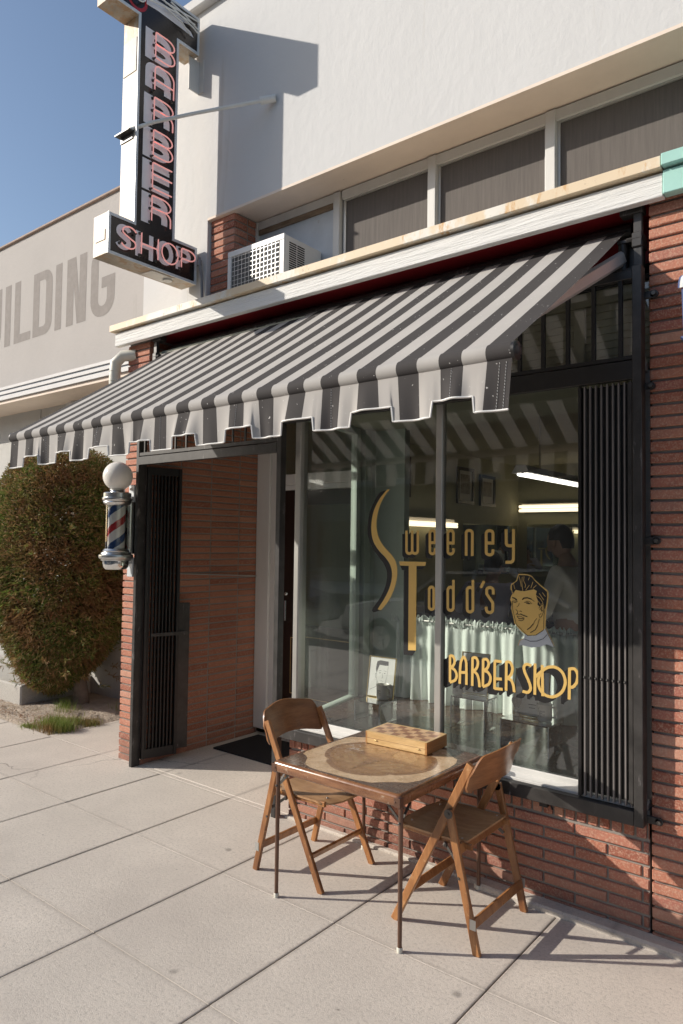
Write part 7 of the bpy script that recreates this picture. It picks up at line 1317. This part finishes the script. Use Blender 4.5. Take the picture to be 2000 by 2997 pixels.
# ================================================================== ACROSS THE STREET (seen in the glass)
def car(label,x,y,mat,rot=0):
    t=thing('parked_car',label,'car',(x,y,-.13),rot,'cars parked along the kerb')
    sec=[(-2.25,.35,.55),(-2.2,.30,.80),(-1.6,.28,.92),(-1.05,.28,.97),(.95,.28,1.0),(1.6,.28,.95),(2.15,.30,.86),(2.28,.36,.60)]
    m=M();n=len(sec)
    for xx,z0,z1 in sec:
        for yy,z in ((-.80,z0),(-.88,z0+.12),(-.88,(z0+z1)/2),(-.82,z1-.03),(-.70,z1),(.70,z1),(.82,z1-.03),(.88,(z0+z1)/2),(.88,z0+.12),(.80,z0)): m.v.append((xx,yy,z))
    for i in range(n-1):
        for j in range(10): l=(j+1)%10;m.f.append((i*10+j,i*10+l,(i+1)*10+l,(i+1)*10+j));m.mi.append(0)
    m.f+=[tuple(range(10)),tuple(range((n-1)*10+9,(n-1)*10-1,-1))];m.mi+=[0,0];m.build('car_body',mat,t,world=False,smooth=True,ang=40)
    m=M();rf=[(-.98,.97,.74),(-.45,1.40,.60),(.1,1.47,.58),(.75,1.44,.58),(1.65,1.0,.70)]
    for xx,z,w in rf: m.v+=[(xx,-w,z),(xx,w,z),(xx,-.76,.96),(xx,.76,.96)]
    for i in range(4): a=i*4;m.f+=[(a,a+1,a+5,a+4),(a+2,a,a+4,a+6),(a+1,a+3,a+7,a+5)];m.mi+=[0,0,0]
    m.build('window_glass',MT['carglass'],t,world=False)
    m=M()
    for i in range(1,4): 
        a=rf[i];b_=rf[min(i+1,3)]
    m.add([(-.45,-.60,1.405),(-.45,.60,1.405),(.1,.59,1.478),(.1,-.59,1.478),(.78,.59,1.448),(.78,-.59,1.448)],[(0,1,2,3),(3,2,4,5)])
    for s_ in (-1,1):
        m.bar((-.98,s_*.745,.975),(-.45,s_*.61,1.40),.05,.05);m.bar((.75,s_*.59,1.44),(1.65,s_*.71,1.0),.06,.06);m.bar((-.45,s_*.61,1.40),(.75,s_*.59,1.45),.05,.04);m.bar((.15,s_*.78,.97),(.15,s_*.60,1.46),.05,.05)
    m.build('roof',mat,t,world=False)
    for xx in (-1.42,1.38):
        for s_ in (-1,1):
            m=M();m.lathe((xx,s_*.80,.32),[(.20,-.1),(.30,-.10),(.32,-.07),(.32,.07),(.30,.10),(.20,.10)],28,axis='y');w_=m.build('wheel',MT['rubber'],t,world=False,smooth=True)
            m=M();m.lathe((xx,s_*.80,.32),[(0,s_*.06),(.05,s_*.09),(.06,s_*.05),(.19,s_*.075),(.21,s_*.09)],20,axis='y')
            for q in range(5): a=q*2*PI/5;m.bar((xx,s_*.87,.32),(xx+.19*math.cos(a),s_*.88,.32+.19*math.sin(a)),.03,.02,up=(0,1,0))
            m.build('rim',MT['steel'],w_,world=False)
    for s_ in (-1,1):
        m=M();m.sphere((-2.18,s_*.66,.72),.11,10,6,sc=(.4,1.2,.6));m.build('headlight',MT['clear'],t,world=False);m=M();m.sphere((2.2,s_*.70,.78),.11,10,6,sc=(.35,1.1,.6));m.build('tail_light',MT['pred'],t,world=False)
    return t
car('silver parked car reflected in the shop window, nearest the gate',-5.3,-3.45,MT['carwhite'])
car('blue parked car reflected at the left end of the shop window',-11.2,-3.5,MT['carblue'],PI)
op=thing('shop_row','long beige shop row across the street, raised and darkened to cut low sky light, seen reflected','building',(-10,-17,0))
m=M();m.box(-44,24,-24,-17,0,7.2);m.box(-44,24,-17.3,-16.9,7.2,7.8);m.build('wall',paint('darkened_shop_wall',(.20,.185,.16),.9,var=.1),op)  # row made taller and darker to block low sky light on the shop front
m=M();m.box(-44,24,-16.99,-16.0,4.0,4.3);m.build('canopy',paint('corrugated_canopy',(.30,.30,.29),.7,var=.2,vs=12,stretch=(9,1,1)),op)
for k in range(11):
    m=M();m.box(-33+k*4.2,-30+k*4.2,-17.0,-16.96,.6,2.6);m.build('window',MT['carglass'],op)
tx_=text_part('TATTOO',.85,MT['greyletter'],op,(0,0,0),(PI/2,0,PI),'shop_lettering',.01);tx_.location=Vector((-10.2,-16.94,3.0))-op.location

# ================================================================== CAMERA, SUN, SKY
cam=bpy.data.cameras.new('camera');co=bpy.data.objects.new('camera',cam);C.objects.link(co)
yaw,pit,rol=[math.radians(a) for a in (38.61,2.346,.755)]
fw=Vector((-math.sin(yaw)*math.cos(pit),math.cos(yaw)*math.cos(pit),math.sin(pit)));r0=Vector((math.cos(yaw),math.sin(yaw),0));u0=r0.cross(fw)
rt=r0*math.cos(rol)+u0*math.sin(rol);up=-r0*math.sin(rol)+u0*math.cos(rol)
mt=Matrix((rt,up,-fw)).transposed().to_4x4();mt.translation=Vector((0,0,1.75));co.matrix_world=mt
cam.sensor_fit='VERTICAL';cam.sensor_height=36;cam.sensor_width=24;cam.lens=2074*36/2997;cam.clip_start=.05;cam.clip_end=1500
S.camera=co
sun=bpy.data.lights.new('sun','SUN');sun.energy=5.0;sun.angle=math.radians(.5);sun.color=(1,.93,.83)
so=bpy.data.objects.new('sun',sun);C.objects.link(so);so.rotation_euler=Vector(SUN).to_track_quat('-Z','Y').to_euler();so.location=(-6,-5,9)
w=bpy.data.worlds.new('World');S.world=w;w.use_nodes=True;nt=w.node_tree;bg=nt.nodes['Background']
sk=nt.nodes.new('ShaderNodeTexSky');sk.sky_type='NISHITA';sk.sun_disc=False;sk.sun_elevation=math.radians(25.5);sk.sun_rotation=math.radians(SKYROT);sk.air_density=1.0;sk.dust_density=1.2;sk.ozone_density=1.4
nt.links.new(sk.outputs[0],bg.inputs[0]);bg.inputs[1].default_value=.14
S.view_settings.view_transform='Standard';S.view_settings.look='None';S.view_settings.gamma=1;S.view_settings.exposure=0.03
S.render.engine='CYCLES';S.cycles.max_bounces=8;S.cycles.transparent_max_bounces=24;S.cycles.diffuse_bounces=3;S.cycles.glossy_bounces=4;S.cycles.sample_clamp_indirect=0
